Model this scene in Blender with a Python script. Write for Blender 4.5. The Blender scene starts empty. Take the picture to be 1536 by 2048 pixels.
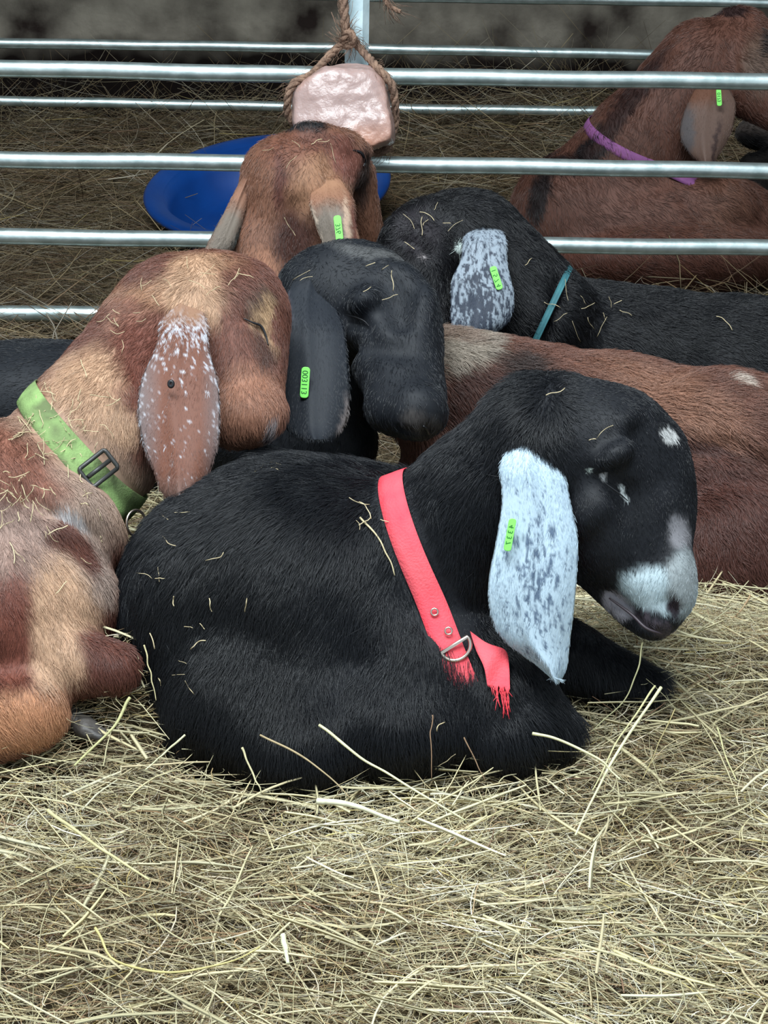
import bpy, bmesh, math
import numpy as np
from mathutils import Vector, Matrix

# ------------------------------------------------------------------ camera, light, exposure
RNG = np.random.default_rng(7)
F, CX, CY = 3326.0, 768.0, 1024.0            # focal length in pixels of the 1536x2048 frame
H, PITCH, ROLL = 1.0, math.radians(22.5), math.radians(1.35)
sc = bpy.context.scene
COL = sc.collection
cam_d = bpy.data.cameras.new('camera'); cam = bpy.data.objects.new('camera', cam_d); COL.objects.link(cam)
cam_d.sensor_fit = 'AUTO'; cam_d.sensor_width = 36.0; cam_d.lens = F / 2048 * 36.0
cam_d.clip_start = 0.05
fw = np.array([0, math.cos(PITCH), -math.sin(PITCH)])
r0 = np.array([1.0, 0, 0]); u0 = np.cross(r0, fw)
RT = r0 * math.cos(ROLL) + u0 * math.sin(ROLL)
UP = np.cross(RT, fw)
CAMLOC = np.array([0, 0, H])
M = Matrix(((RT[0], UP[0], -fw[0], 0), (RT[1], UP[1], -fw[1], 0), (RT[2], UP[2], -fw[2], H), (0, 0, 0, 1)))
cam.matrix_world = M
sc.camera = cam
sc.view_settings.view_transform = 'Standard'; sc.view_settings.look = 'None'
sc.view_settings.gamma = 1; sc.view_settings.use_curve_mapping = False
sc.view_settings.exposure = 0.88

world = bpy.data.worlds.new('overcast_sky'); sc.world = world; world.use_nodes = True
bg = world.node_tree.nodes['Background']; bg.inputs[0].default_value = (0.76, 0.90, 1.0, 1); bg.inputs[1].default_value = 0.52


def area_light(name, loc, target, sx, sy, power, col):
    l = bpy.data.lights.new(name, 'AREA'); l.shape = 'RECTANGLE'; l.size = sx; l.size_y = sy
    l.energy = power; l.color = col
    o = bpy.data.objects.new(name, l); COL.objects.link(o); o.location = loc
    o.rotation_euler = (Vector(target) - Vector(loc)).to_track_quat('-Z', 'Y').to_euler()
    return o


area_light('daylight_opening', (-0.5, 1.1, 3.3), (0.1, 2.2, 0.1), 2.6, 1.1, 120, (0.88, 0.96, 1.0))


def cm(px, py, d):                            # pixel + distance along the view axis -> camera-frame metres (right, up, forward)
    return np.array([(px - CX) / F * d, -(py - CY) / F * d, d], float)


def c2w(p):
    p = np.asarray(p, float)
    return CAMLOC + p[..., 0:1] * RT + p[..., 1:2] * UP + p[..., 2:3] * fw


def dirw(v):
    v = np.asarray(v, float)
    return v[..., 0:1] * RT + v[..., 1:2] * UP + v[..., 2:3] * fw


def P(px, py, d):
    return c2w(cm(px, py, d))


def on_plane(px, py, p0, n):                  # where the ray of a pixel meets a plane
    d = P(px, py, 1.0) - CAMLOC
    return CAMLOC + d * (np.dot(p0 - CAMLOC, n) / np.dot(d, n))


def S(r, g, b):
    f = lambda c: c / 12.92 if c <= 0.04045 else ((c + 0.055) / 1.055) ** 2.4
    return np.array([f(r / 255), f(g / 255), f(b / 255)])


# ------------------------------------------------------------------ noise
def vnoise(p, freq, seed=0):
    q = np.asarray(p) * freq + 100.0 + seed * 17.3
    i = np.floor(q).astype(np.int64); f = q - i; f = f * f * (3 - 2 * f)

    def h(a, b, c):
        n = (a * 374761393 + b * 668265263 + c * 2147483647 + seed * 974711) & 0xffffffff
        n = ((n ^ (n >> 13)) * 1274126177) & 0xffffffff
        return ((n ^ (n >> 16)) & 0xffff) / 65535.0
    r = 0
    for dx in (0, 1):
        for dy in (0, 1):
            for dz in (0, 1):
                w = (f[..., 0] if dx else 1 - f[..., 0]) * (f[..., 1] if dy else 1 - f[..., 1]) * (f[..., 2] if dz else 1 - f[..., 2])
                r = r + w * h(i[..., 0] + dx, i[..., 1] + dy, i[..., 2] + dz)
    return r


def fbm(p, freq, seed=0, o=3):
    r = 0; a = 0.5; s = 0
    for k in range(o):
        r = r + a * vnoise(p, freq * 2 ** k, seed + k); s += a; a *= 0.5
    return r / s


# ------------------------------------------------------------------ materials
def mat(name, col=(0.5, 0.5, 0.5), rough=0.6, metal=0.0, attr=False, spec=0.5, sheen=0.0, trans=0.0, gain=None):
    m = bpy.data.materials.new(name); m.use_nodes = True
    b = m.node_tree.nodes['Principled BSDF']
    b.inputs['Base Color'].default_value = (*col, 1)
    b.inputs['Roughness'].default_value = rough; b.inputs['Metallic'].default_value = metal
    b.inputs['Specular IOR Level'].default_value = spec
    if sheen: b.inputs['Sheen Weight'].default_value = sheen
    if attr:
        a = m.node_tree.nodes.new('ShaderNodeAttribute'); a.attribute_name = 'Col'
        m.node_tree.links.new(a.outputs['Color'], b.inputs['Base Color'])
    return m


def noise_mat(name, c1, c2, scale, rough=0.7, bump=0.0, bscale=None, metal=0.0, detail=6, lo=0.35, hi=0.65, spec=0.5, stretch=None):
    m = mat(name, c1, rough, metal, spec=spec); nt = m.node_tree; b = nt.nodes['Principled BSDF']
    tc = nt.nodes.new('ShaderNodeTexCoord'); mp = nt.nodes.new('ShaderNodeMapping')
    if stretch: mp.inputs['Scale'].default_value = stretch
    nt.links.new(tc.outputs['Object'], mp.inputs[0])
    n = nt.nodes.new('ShaderNodeTexNoise'); n.inputs['Scale'].default_value = scale; n.inputs['Detail'].default_value = detail
    nt.links.new(mp.outputs[0], n.inputs['Vector'])
    r = nt.nodes.new('ShaderNodeValToRGB')
    r.color_ramp.elements[0].position = lo; r.color_ramp.elements[0].color = (*c1, 1)
    r.color_ramp.elements[1].position = hi; r.color_ramp.elements[1].color = (*c2, 1)
    nt.links.new(n.outputs['Fac'], r.inputs[0]); nt.links.new(r.outputs[0], b.inputs['Base Color'])
    if bump:
        n2 = nt.nodes.new('ShaderNodeTexNoise'); n2.inputs['Scale'].default_value = bscale or scale * 3; n2.inputs['Detail'].default_value = 8
        nt.links.new(mp.outputs[0], n2.inputs['Vector'])
        bp = nt.nodes.new('ShaderNodeBump'); bp.inputs['Strength'].default_value = bump; bp.inputs['Distance'].default_value = 0.01
        nt.links.new(n2.outputs['Fac'], bp.inputs['Height']); nt.links.new(bp.outputs[0], b.inputs['Normal'])
    return m


M_SKIN = mat('short_coat', attr=True, rough=0.62, spec=0.25)
M_FUR = mat('fur_strand', attr=True, rough=0.38, spec=0.38)
M_HAY = mat('hay_strand', attr=True, rough=0.55, spec=0.35)
M_STEEL = noise_mat('galvanised_steel', S(214, 226, 224), S(176, 192, 190), 30, rough=0.36, metal=0.85, bump=0.06, bscale=60)
M_TAG = mat('green_tag_plastic', S(128, 232, 96), 0.45)
M_INK = mat('tag_ink', S(22, 92, 30), 0.6)
M_EYE = mat('dark_eyelid', (0.006, 0.006, 0.008), 0.35)
M_NICKEL = mat('dull_nickel', S(205, 190, 178), 0.33, 1.0)
M_HOOF = noise_mat('hoof_horn', S(40, 37, 36), S(72, 67, 63), 25, 0.55, 0.3)


# ------------------------------------------------------------------ object helpers
def new_mesh(name, verts, faces, material, parent=None, world_space=True, smooth=True, cols=None, matidx=None):
    """verts in world metres; the child is stored relative to its root's base"""
    me = bpy.data.meshes.new(name)
    v = np.asarray(verts, float).reshape(-1, 3)
    root = parent
    off = np.zeros(3)
    while root is not None:
        off = off + np.array(root.location); root = root.parent
    if parent is None and world_space:
        off = np.array([v[:, 0].mean(), v[:, 1].mean(), v[:, 2].min()])
    v = v - off
    if isinstance(faces, np.ndarray):
        n, k = faces.shape
        me.vertices.add(len(v)); me.vertices.foreach_set('co', v.ravel())
        me.loops.add(n * k); me.loops.foreach_set('vertex_index', faces.ravel().astype(np.int32))
        me.polygons.add(n); me.polygons.foreach_set('loop_start', np.arange(0, n * k, k, dtype=np.int32))
        try:
            me.polygons.foreach_set('loop_total', np.full(n, k, np.int32))
        except Exception:
            pass
        me.update(calc_edges=True)
    else:
        me.from_pydata([tuple(a) for a in v], [], faces); me.update()
    if cols is not None:
        c = np.ones((len(v), 4), np.float32); c[:, :3] = cols
        a = me.color_attributes.new('Col', 'FLOAT_COLOR', 'POINT'); a.data.foreach_set('color', c.ravel())
    for mm in (material if isinstance(material, (list, tuple)) else [material]): me.materials.append(mm)
    me.polygons.foreach_set('use_smooth', [smooth] * len(me.polygons))
    if matidx is not None: me.polygons.foreach_set('material_index', matidx)
    me.validate()
    o = bpy.data.objects.new(name, me); COL.objects.link(o)
    if parent is not None: o.parent = parent
    elif world_space: o.location = off
    return o


def empty(name, loc):
    o = bpy.data.objects.new(name, None); COL.objects.link(o); o.location = loc; o.empty_display_size = 0.1
    return o


def tag(o, label=None, cat=None, group=None, kind=None):
    if label: o['label'] = label
    if cat: o['category'] = cat
    if group: o['group'] = group
    if kind: o['kind'] = kind
    return o


def catmull(pts, n):
    pts = np.asarray(pts, float)
    q = np.vstack([2 * pts[0] - pts[1], pts, 2 * pts[-1] - pts[-2]])
    t = np.linspace(0, len(pts) - 1, n); i = np.minimum(t.astype(int), len(pts) - 2); f = (t - i)[:, None]
    a, b, c, d = q[i], q[i + 1], q[i + 2], q[i + 3]
    return 0.5 * (2 * b + (c - a) * f + (2 * a - 5 * b + 4 * c - d) * f ** 2 + (3 * b - a - 3 * c + d) * f ** 3)


def tube(path, rad, seg=10, closed=False, cap=True):
    path = np.asarray(path, float); n = len(path); rad = np.broadcast_to(rad, n)
    t = np.gradient(path, axis=0)
    if closed: t = np.roll(path, -1, 0) - np.roll(path, 1, 0)
    t /= np.linalg.norm(t, axis=1, keepdims=True) + 1e-12
    ref = np.array([0, 0, 1.0]) if abs(t[0][2]) < 0.9 else np.array([1.0, 0, 0])
    vs = []; u = np.cross(t[0], ref); u /= np.linalg.norm(u)
    for k in range(n):
        u = u - t[k] * np.dot(u, t[k]); u /= np.linalg.norm(u) + 1e-12; w = np.cross(t[k], u)
        for s in range(seg):
            a = 2 * math.pi * s / seg
            vs.append(path[k] + rad[k] * (math.cos(a) * u + math.sin(a) * w))
    fs = []
    for k in range(n if closed else n - 1):
        k2 = (k + 1) % n
        for s in range(seg):
            s2 = (s + 1) % seg
            fs.append((k * seg + s, k * seg + s2, k2 * seg + s2, k2 * seg + s))
    if cap and not closed:
        fs.append(tuple(range(seg))[::-1]); fs.append(tuple((n - 1) * seg + s for s in range(seg)))
    return np.array(vs), fs


# ------------------------------------------------------------------ implicit bodies
class Body:
    """smooth union of ellipsoids and round cones, in camera-frame metres"""

    def __init__(s, k=0.025):
        s.pr = []; s.k = k; s.cuts = []

    def E(s, px, py, d, rx, ry, rz, ang=0, k=None):
        c = cm(px, py, d); a = math.radians(ang)
        s.pr.append(('E', c, (rx * d / F, ry * d / F, rz), (math.cos(a), math.sin(a)), s.k if k is None else k)); return s

    def C(s, x1, y1, d1, r1, x2, y2, d2, r2, k=None):
        s.pr.append(('C', cm(x1, y1, d1), cm(x2, y2, d2), r1 * d1 / F, r2 * d2 / F, s.k if k is None else k)); return s

    def X(s, x1, y1, x2, y2, r, d=None, depth=0.0, k=0.006):      # groove pressed into the surface along a line
        s.cuts.append((x1, y1, x2, y2, r, d, depth, k)); return s

    @staticmethod
    def _prim(q, pr):
        if pr[0] == 'E':
            v = q - pr[1]; ca, sa = pr[3]
            x = (v[..., 0] * ca + v[..., 1] * sa) / pr[2][0]; y = (-v[..., 0] * sa + v[..., 1] * ca) / pr[2][1]; z = v[..., 2] / pr[2][2]
            k0 = np.sqrt(x * x + y * y + z * z) + 1e-9
            x2, y2, z2 = x / pr[2][0], y / pr[2][1], z / pr[2][2]
            k1 = np.sqrt(x2 * x2 + y2 * y2 + z2 * z2) + 1e-9
            return k0 * (k0 - 1) / k1
        _, a, b, ra, rb, _k = pr
        ab = b - a; L = np.dot(ab, ab)
        t = np.clip(((q - a) @ ab) / L, 0, 1)
        return np.linalg.norm(q - a - t[..., None] * ab, axis=-1) - (ra + (rb - ra) * t)

    @staticmethod
    def _smin(a, b, k):
        h = np.maximum(k - np.abs(a - b), 0) / k
        return np.minimum(a, b) - h * h * k * 0.25

    def resolve(s):
        s._cut = []
        for (x1, y1, x2, y2, r, d, depth, k) in s.cuts:
            d1 = s.surf(x1, y1, cuts=False) if d is None else d; d2 = s.surf(x2, y2, cuts=False) if d is None else d
            if d1 is None or d2 is None: continue
            s._cut.append((cm(x1, y1, d1 + depth), cm(x2, y2, d2 + depth), r * d1 / F, k))

    def sdf(s, q, cuts=True, noise=True):
        r = None
        for pr in s.pr:
            v = s._prim(q, pr)
            r = v if r is None else s._smin(r, v, pr[-1])
        if noise:
            r = r + 0.006 * (fbm(q, 16, 3, 2) - 0.5)
        if cuts:
            for a, b, rad, k in s._cut:
                v = s._prim(q, ('C', a, b, rad, rad, 0))
                r = -s._smin(-r, v, k)
        return r

    def surf(s, px, py, cuts=True):
        ds = np.linspace(1.2, 5.0, 700)
        q = np.stack([(px - CX) / F * ds, -(py - CY) / F * ds, ds], 1)
        v = s.sdf(q, cuts=False, noise=False)
        i = np.nonzero(v < 0)[0]
        if len(i) == 0: return None
        i = i[0]
        return ds[i] if i == 0 else ds[i - 1] + (ds[i] - ds[i - 1]) * v[i - 1] / (v[i - 1] - v[i] + 1e-12)

    def mesh(s, h):
        s.resolve()
        lo = np.full(3, 1e9); hi = -lo
        for pr in s.pr:
            if pr[0] == 'E':
                r = max(pr[2][0], pr[2][1]); r = np.array([r, r, pr[2][2]]); lo = np.minimum(lo, pr[1] - r); hi = np.maximum(hi, pr[1] + r)
            else:
                for c, r in ((pr[1], pr[3]), (pr[2], pr[4])): lo = np.minimum(lo, c - r); hi = np.maximum(hi, c + r)
        lo -= 0.03; hi += 0.03
        n = np.ceil((hi - lo) / h).astype(int) + 1
        ax = [lo[i] + h * np.arange(n[i]) for i in range(3)]
        # coarse pass finds the blocks near the surface
        B = 8
        V = np.ones(tuple(n), np.float32)
        for i in range(0, n[0], B):
            for j in range(0, n[1], B):
                for k in range(0, n[2], B * 2):
                    c = lo + h * (np.array([i, j, k]) + np.array([B / 2, B / 2, B]))
                    v0 = s.sdf(c[None], cuts=False, noise=False)[0]
                    R = h * B * 1.35 + 0.035
                    sl = (slice(i, min(i + B, n[0])), slice(j, min(j + B, n[1])), slice(k, min(k + 2 * B, n[2])))
                    if abs(v0) > R * 1.6:
                        V[sl] = 1.0 if v0 > 0 else -1.0; continue
                    g = np.stack(np.meshgrid(ax[0][sl[0]], ax[1][sl[1]], ax[2][sl[2]], indexing='ij'), -1)
                    V[sl] = s.sdf(g)
        v, f = surface_nets(V)
        return lo + v * h, f


def surface_nets(V):
    n = np.array(V.shape); neg = V < 0
    cn = n - 1
    mixed = np.zeros(cn, bool); cnt = np.zeros(cn, int)
    for dx in (0, 1):
        for dy in (0, 1):
            for dz in (0, 1):
                cnt += neg[dx:dx + cn[0], dy:dy + cn[1], dz:dz + cn[2]]
    mixed = (cnt > 0) & (cnt < 8)
    idx = -np.ones(cn, np.int64); cells = np.argwhere(mixed); idx[mixed] = np.arange(len(cells))
    acc = np.zeros((len(cells), 3)); num = np.zeros(len(cells))
    cor = [(a, b, c) for a in (0, 1) for b in (0, 1) for c in (0, 1)]
    for a in cor:
        for ax in range(3):
            if a[ax]: continue
            b = list(a); b[ax] = 1
            ca = cells + a; cb = cells + b
            va = V[ca[:, 0], ca[:, 1], ca[:, 2]]; vb = V[cb[:, 0], cb[:, 1], cb[:, 2]]
            m = (va < 0) != (vb < 0)
            t = np.where(m, va / (va - vb + 1e-20), 0)
            p = np.tile(np.array(a, float), (len(cells), 1)); p[:, ax] += t
            acc += p * m[:, None]; num += m
    verts = cells + acc / num[:, None]
    faces = []
    for ax in range(3):
        o1, o2 = [(1, 2), (2, 0), (0, 1)][ax]
        sl0 = [slice(1, cn[i]) for i in range(3)]; sl0[ax] = slice(0, cn[ax])
        sl1 = list(sl0); sl1[ax] = slice(1, cn[ax] + 1)
        A = neg[tuple(sl0)]; Bn = neg[tuple(sl1)]
        e = np.argwhere(A != Bn)
        if not len(e): continue
        base = e + np.array([s.start for s in sl0])
        d1 = np.zeros(3, int); d1[o1] = 1; d2 = np.zeros(3, int); d2[o2] = 1
        g = lambda c: idx[c[:, 0], c[:, 1], c[:, 2]]
        q = np.stack([g(base - d1 - d2), g(base - d2), g(base), g(base - d1)], 1)
        fl = A[e[:, 0], e[:, 1], e[:, 2]]
        q[~fl] = q[~fl][:, ::-1]
        faces.append(q)
    return verts, np.vstack(faces)


def px_of(q):                                  # camera-frame point -> pixel
    return CX + q[..., 0] / q[..., 2] * F, CY - q[..., 1] / q[..., 2] * F


def paint(q, base, patches, seed=0, warp=14):
    """coat markings: soft-edged colour patches, a few of them painted highlight and crease shade"""
    X, Y = px_of(q)
    wx = (fbm(q, 22, seed, 3) - 0.5) * 2 * warp * 2; wy = (fbm(q, 22, seed + 9, 3) - 0.5) * 2 * warp * 2
    X = X + wx + (fbm(q, 150, seed + 3, 2) - .5) * 16; Y = Y + wy + (fbm(q, 150, seed + 5, 2) - .5) * 16
    c = np.tile(np.asarray(base, float), (len(q), 1))
    for (x, y, rx, ry, ang, col, soft) in patches:
        a = math.radians(ang)
        dx, dy = X - x, Y - y
        u = (dx * math.cos(a) + dy * math.sin(a)) / rx; v = (-dx * math.sin(a) + dy * math.cos(a)) / ry
        w = np.clip((1 - np.sqrt(u * u + v * v)) / soft + 0.5, 0, 1)[:, None]; w = w * w * (3 - 2 * w)
        c = c * (1 - w) + np.asarray(col) * w
    g = c.mean(1, keepdims=True)
    return c * 0.84 + g * 0.16


def flow_field(q, ctrl):
    X, Y = px_of(q); num = np.zeros((len(q), 2)); den = np.zeros(len(q))
    for (x, y, dx, dy) in ctrl:
        w = 1 / ((X - x) ** 2 + (Y - y) ** 2 + 900); L = math.hypot(dx, dy)
        num += w[:, None] * np.array([dx / L, dy / L]); den += w
    v = num / den[:, None]
    return np.stack([v[:, 0], -v[:, 1], np.zeros(len(q))], 1)


def fur(name, verts, faces, n, length, rad, colf, ctrl, parent, mess=0.25, lift=0.25, cull=-0.25, jit=0.18, lenf=None, bands=(), ymax=1310):
    """strands rooted on a quad mesh in camera-frame metres, combed along ctrl; a curves object"""
    a, b, c, d = (verts[faces[:, i]] for i in range(4))
    nrm = np.cross(c - a, d - b); ar = np.linalg.norm(nrm, axis=1); nrm = nrm / (ar[:, None] + 1e-12)
    ce = (a + b + c + d) / 4
    sgn = -1.0 if np.mean(np.einsum('ij,ij->i', nrm, ce - ce.mean(0)) * ar) < 0 else 1.0
    nrm = nrm * sgn
    view = -ce / np.linalg.norm(ce, axis=1, keepdims=True)
    X, Y = px_of(ce)
    w = ar * (np.einsum('ij,ij->i', nrm, view) > cull) * (X > -200) * (X < 1740) * (Y > -150) * (Y < 2150)
    f = RNG.choice(len(faces), n, p=w / w.sum())
    s, t = RNG.random(n)[:, None], RNG.random(n)[:, None]
    root = (a[f] * (1 - s) + b[f] * s) * (1 - t) + (d[f] * (1 - s) + c[f] * s) * t
    # smooth normals
    vn = np.zeros_like(verts)
    for i in range(4): np.add.at(vn, faces[:, i], nrm * ar[:, None])
    vn /= np.linalg.norm(vn, axis=1, keepdims=True) + 1e-12
    N = (vn[faces[f, 0]] * (1 - s) + vn[faces[f, 1]] * s) * (1 - t) + (vn[faces[f, 3]] * (1 - s) + vn[faces[f, 2]] * s) * t
    N /= np.linalg.norm(N, axis=1, keepdims=True) + 1e-12
    D = flow_field(root, ctrl) + np.array([0, 0, 0.0])
    D = D + (np.stack([fbm(root, 45, 21 + k, 2) for k in range(3)], 1) - 0.5) * mess * 3 + RNG.normal(0, jit, (n, 3))
    D = D - N * np.einsum('ij,ij->i', D, N)[:, None]
    D /= np.linalg.norm(D, axis=1, keepdims=True) + 1e-9
    L = length * (0.6 + 0.8 * RNG.random(n)) * (0.75 + 0.6 * fbm(root, 30, 5, 2))
    if lenf is not None: L = L * lenf(root)
    for (bc_, bn_, bw_) in bands:                       # fur pressed flat under a collar
        bn_ = np.array(bn_, float); bn_ /= np.linalg.norm(bn_)
        s_ = (root - bc_) @ bn_; near = (np.linalg.norm(root - bc_, axis=1) < .145)
        near = near & (px_of(root)[1] < ymax)
        L = np.where(near & (s_ > -bw_ * .55) & (s_ < bw_ * .5 + L * .9), L * .22, L)
    lf = lift * (0.5 + RNG.random(n))
    pts = []
    for k, tt in enumerate((0, 0.33, 0.7, 1.0)):
        pts.append(root - N * 0.0006 + D * (L * tt)[:, None] + N * (L * lf * (tt * (1.5 - 0.9 * tt)))[:, None])
    pts = c2w(np.stack(pts, 1))
    off = np.zeros(3); r = parent
    while r is not None: off = off + np.array(r.location); r = r.parent
    pts = (pts - off).reshape(-1, 3)
    hc = bpy.data.hair_curves.new(name)
    hc.add_curves([4] * n)
    hc.points.foreach_set('position', pts.ravel().astype(np.float32))
    ra = np.tile(np.array([1.0, 0.95, 0.7, 0.25]), n) * np.repeat(rad * (0.7 + 0.6 * RNG.random(n)), 4)
    if 'radius' not in hc.attributes: hc.attributes.new('radius', 'FLOAT', 'POINT')
    hc.attributes['radius'].data.foreach_set('value', ra.astype(np.float32))
    col = colf(root); col = np.clip(col * (0.75 + 0.5 * RNG.random((n, 1))), 0, 1)
    cc = np.ones((n, 4), np.float32); cc[:, :3] = col
    at = hc.attributes.new('Col', 'FLOAT_COLOR', 'CURVE'); at.data.foreach_set('color', cc.ravel())
    hc.materials.append(M_FUR)
    o = bpy.data.objects.new(name, hc); COL.objects.link(o); o.parent = parent; o['kind'] = 'stuff'
    return o


def ground_under(q):
    w = c2w(q); return np.array([w[:, 0].mean(), w[:, 1].mean(), 0.0])


def goat(label, body, colf, ctrl, n_hair, h=0.006, length=0.012, rad=0.00028, **kw):
    v, f = body.mesh(h)
    root = empty('goat', ground_under(v)); tag(root, label, 'goat', 'goats resting on the hay')
    new_mesh('body', c2w(v), f, M_SKIN, root, cols=colf(v))
    if n_hair: fur('coat', v, f, n_hair, length, rad, colf, ctrl, root, **kw)
    root_bodies[root.name] = body
    return root


root_bodies = {}


def ear(root, L, R, d, colf, n_hair, thick=0.006, bulge=0.014, label=None, nu=26, nv=60, length=0.006, rad=0.00022, curl=0.0, attach=None, topcol=None):
    """hanging ear: curved sheet with thickness between a left and a right edge line; d = depths from root to tip"""
    if topcol is not None:
        yt = (L[0][1] + R[0][1]) / 2; c0 = colf

        def colf(q):
            w = np.clip((yt + 46 - px_of(q)[1]) / 34, 0, 1)[:, None]
            return c0(q) * (1 - w) + topcol(q) * w
    Lp = catmull(L, nv); Rp = catmull(R, nv); dd = catmull([[x] for x in d], nv)[:, 0]
    if attach is not None:                               # root of the ear grows out of the head
        for j in range(20):
            m_ = (Lp[j] + Rp[j]) / 2; sd_ = attach.surf(m_[0], m_[1])
            if sd_ is not None:
                f_ = j / 19; f_ = f_ * f_ * (3 - 2 * f_); dd[j] = (sd_ + 0.016 * (1 - f_) - 0.008 * f_) * (1 - f_) + dd[j] * f_
            sh = .34 * (1 - j / 19) ** 2; a_, b_ = Lp[j].copy(), Rp[j].copy()
            Lp[j] = a_ * (1 - sh) + m_ * sh; Rp[j] = b_ * (1 - sh) + m_ * sh
    s = np.linspace(-1, 1, nu)
    fr = []; bk = []
    for j in range(nv):
        t = j / (nv - 1)
        row_f = []; row_b = []
        for si in s:
            w = (si + 1) / 2
            px, py = Lp[j] * (1 - w) + Rp[j] * w
            dep = dd[j] + bulge * si * si + curl * si + 0.0025 * math.sin(3 * si + 5 * t) - 0.004 * math.exp(-((si + 0.15) / 0.2) ** 2)
            th = thick * (1 - si ** 4) * (1.3 - 0.6 * t)
            c = cm(px, py, dep)
            row_f.append(c - np.array([0, 0, th / 2])); row_b.append(c + np.array([0, 0, th / 2]))
        fr.append(row_f); bk.append(row_b)
    v = np.array(fr + bk).reshape(-1, 3)
    fs = []; o = nv * nu
    for j in range(nv - 1):
        for i in range(nu - 1):
            a = j * nu + i
            fs.append((a, a + 1, a + nu + 1, a + nu)); fs.append((o + a, o + a + nu, o + a + nu + 1, o + a + 1))
    for j in range(nv - 1):
        a = j * nu; fs.append((a, a + nu, o + a + nu, o + a)); a += nu - 1; fs.append((a, o + a, o + a + nu, a + nu))
    for i in range(nu - 1):
        a = i; fs.append((a, o + a, o + a + 1, a + 1)); a = (nv - 1) * nu + i; fs.append((a, a + 1, o + a + 1, o + a))
    fs = np.array(fs)
    e = new_mesh('ear', c2w(v), fs, M_SKIN, root, cols=colf(v))
    if label: e['label'] = label
    if n_hair:
        ctrl = [((Lp[j][0] + Rp[j][0]) / 2, (Lp[j][1] + Rp[j][1]) / 2, *( (Lp[min(j + 4, nv - 1)] + Rp[min(j + 4, nv - 1)]) / 2 - (Lp[max(j - 4, 0)] + Rp[max(j - 4, 0)]) / 2)) for j in (0, 15, 30, 45, 59)]
        fur('ear_hair', v, fs, n_hair, length, rad, colf, ctrl, e, mess=0.12, lift=0.14, cull=-0.2, jit=0.12)
    e['dd0'] = 0.0; del e['dd0']
    return e


def text_mesh(body, size):
    cu = bpy.data.curves.new('t', 'FONT'); cu.body = body; cu.size = size; cu.align_x = 'CENTER'; cu.align_y = 'CENTER'; cu.extrude = 0.0002
    o = bpy.data.objects.new('t', cu); COL.objects.link(o)
    dg = bpy.context.evaluated_depsgraph_get(); me = bpy.data.meshes.new_from_object(o.evaluated_get(dg))
    v = np.array([x.co[:] for x in me.vertices]); f = [tuple(p.vertices) for p in me.polygons]
    bpy.data.objects.remove(o); bpy.data.curves.remove(cu); bpy.data.meshes.remove(me)
    return v, f


def ear_tag(earo, x1, y1, x2, y2, w, d, txt, label=None):
    """small plastic bar pinned on the ear, from (x1,y1) to (x2,y2); the number runs along it"""
    a, b = cm(x1, y1, d), cm(x2, y2, d)
    U = b - a; Ln = np.linalg.norm(U); U /= Ln; wid = w * d / F
    Vv = np.cross(np.array([0, 0, -1.0]), U); Vv /= np.linalg.norm(Vv); N = np.array([0, 0, -1.0])
    c = (a + b) / 2
    out = []
    r = wid * 0.38
    for (sx, sy) in ((1, 1), (-1, 1), (-1, -1), (1, -1)):
        for k in range(6):
            an = {(1, 1): 0, (-1, 1): 90, (-1, -1): 180, (1, -1): 270}[(sx, sy)] + k * 18
            an = math.radians(an)
            out.append((sx * (Ln / 2 - r) + r * math.cos(an), sy * (wid / 2 - r) + r * math.sin(an)))
    n = len(out); T = 0.0022
    vs = []; bv = 0.93
    for (z, s_) in ((-T / 2, 1), (T / 2 - .0004, 1), (T / 2, bv)):
        vs += [c + U * x * (1 if s_ == 1 else 1 - 0.0006 / Ln * 2) + Vv * y * s_ + N * z for x, y in out]
    fs = []
    for lv in range(2):
        for i in range(n):
            j = (i + 1) % n; fs.append((lv * n + i, lv * n + j, (lv + 1) * n + j, (lv + 1) * n + i))
    fs.append(tuple(range(2 * n, 3 * n))); fs.append(tuple(range(n))[::-1])
    mi = [0] * len(fs)
    tv, tf = text_mesh(txt, wid * 0.95)
    base = len(vs)
    sc_ = min(1.0, (Ln * 0.86) / (tv[:, 0].max() - tv[:, 0].min()))
    vs += [c + U * p[0] * sc_ + Vv * -p[1] * sc_ * (-1) + N * (T / 2 + 0.0002 + p[2]) for p in tv]
    fs += [tuple(base + i for i in f) for f in tf]; mi += [1] * len(tf)
    # pin boss
    o = new_mesh('ear_tag', c2w(np.array(vs)), fs, [M_TAG, M_INK], earo, smooth=False, matidx=mi)
    if label: o['label'] = label
    return o


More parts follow.
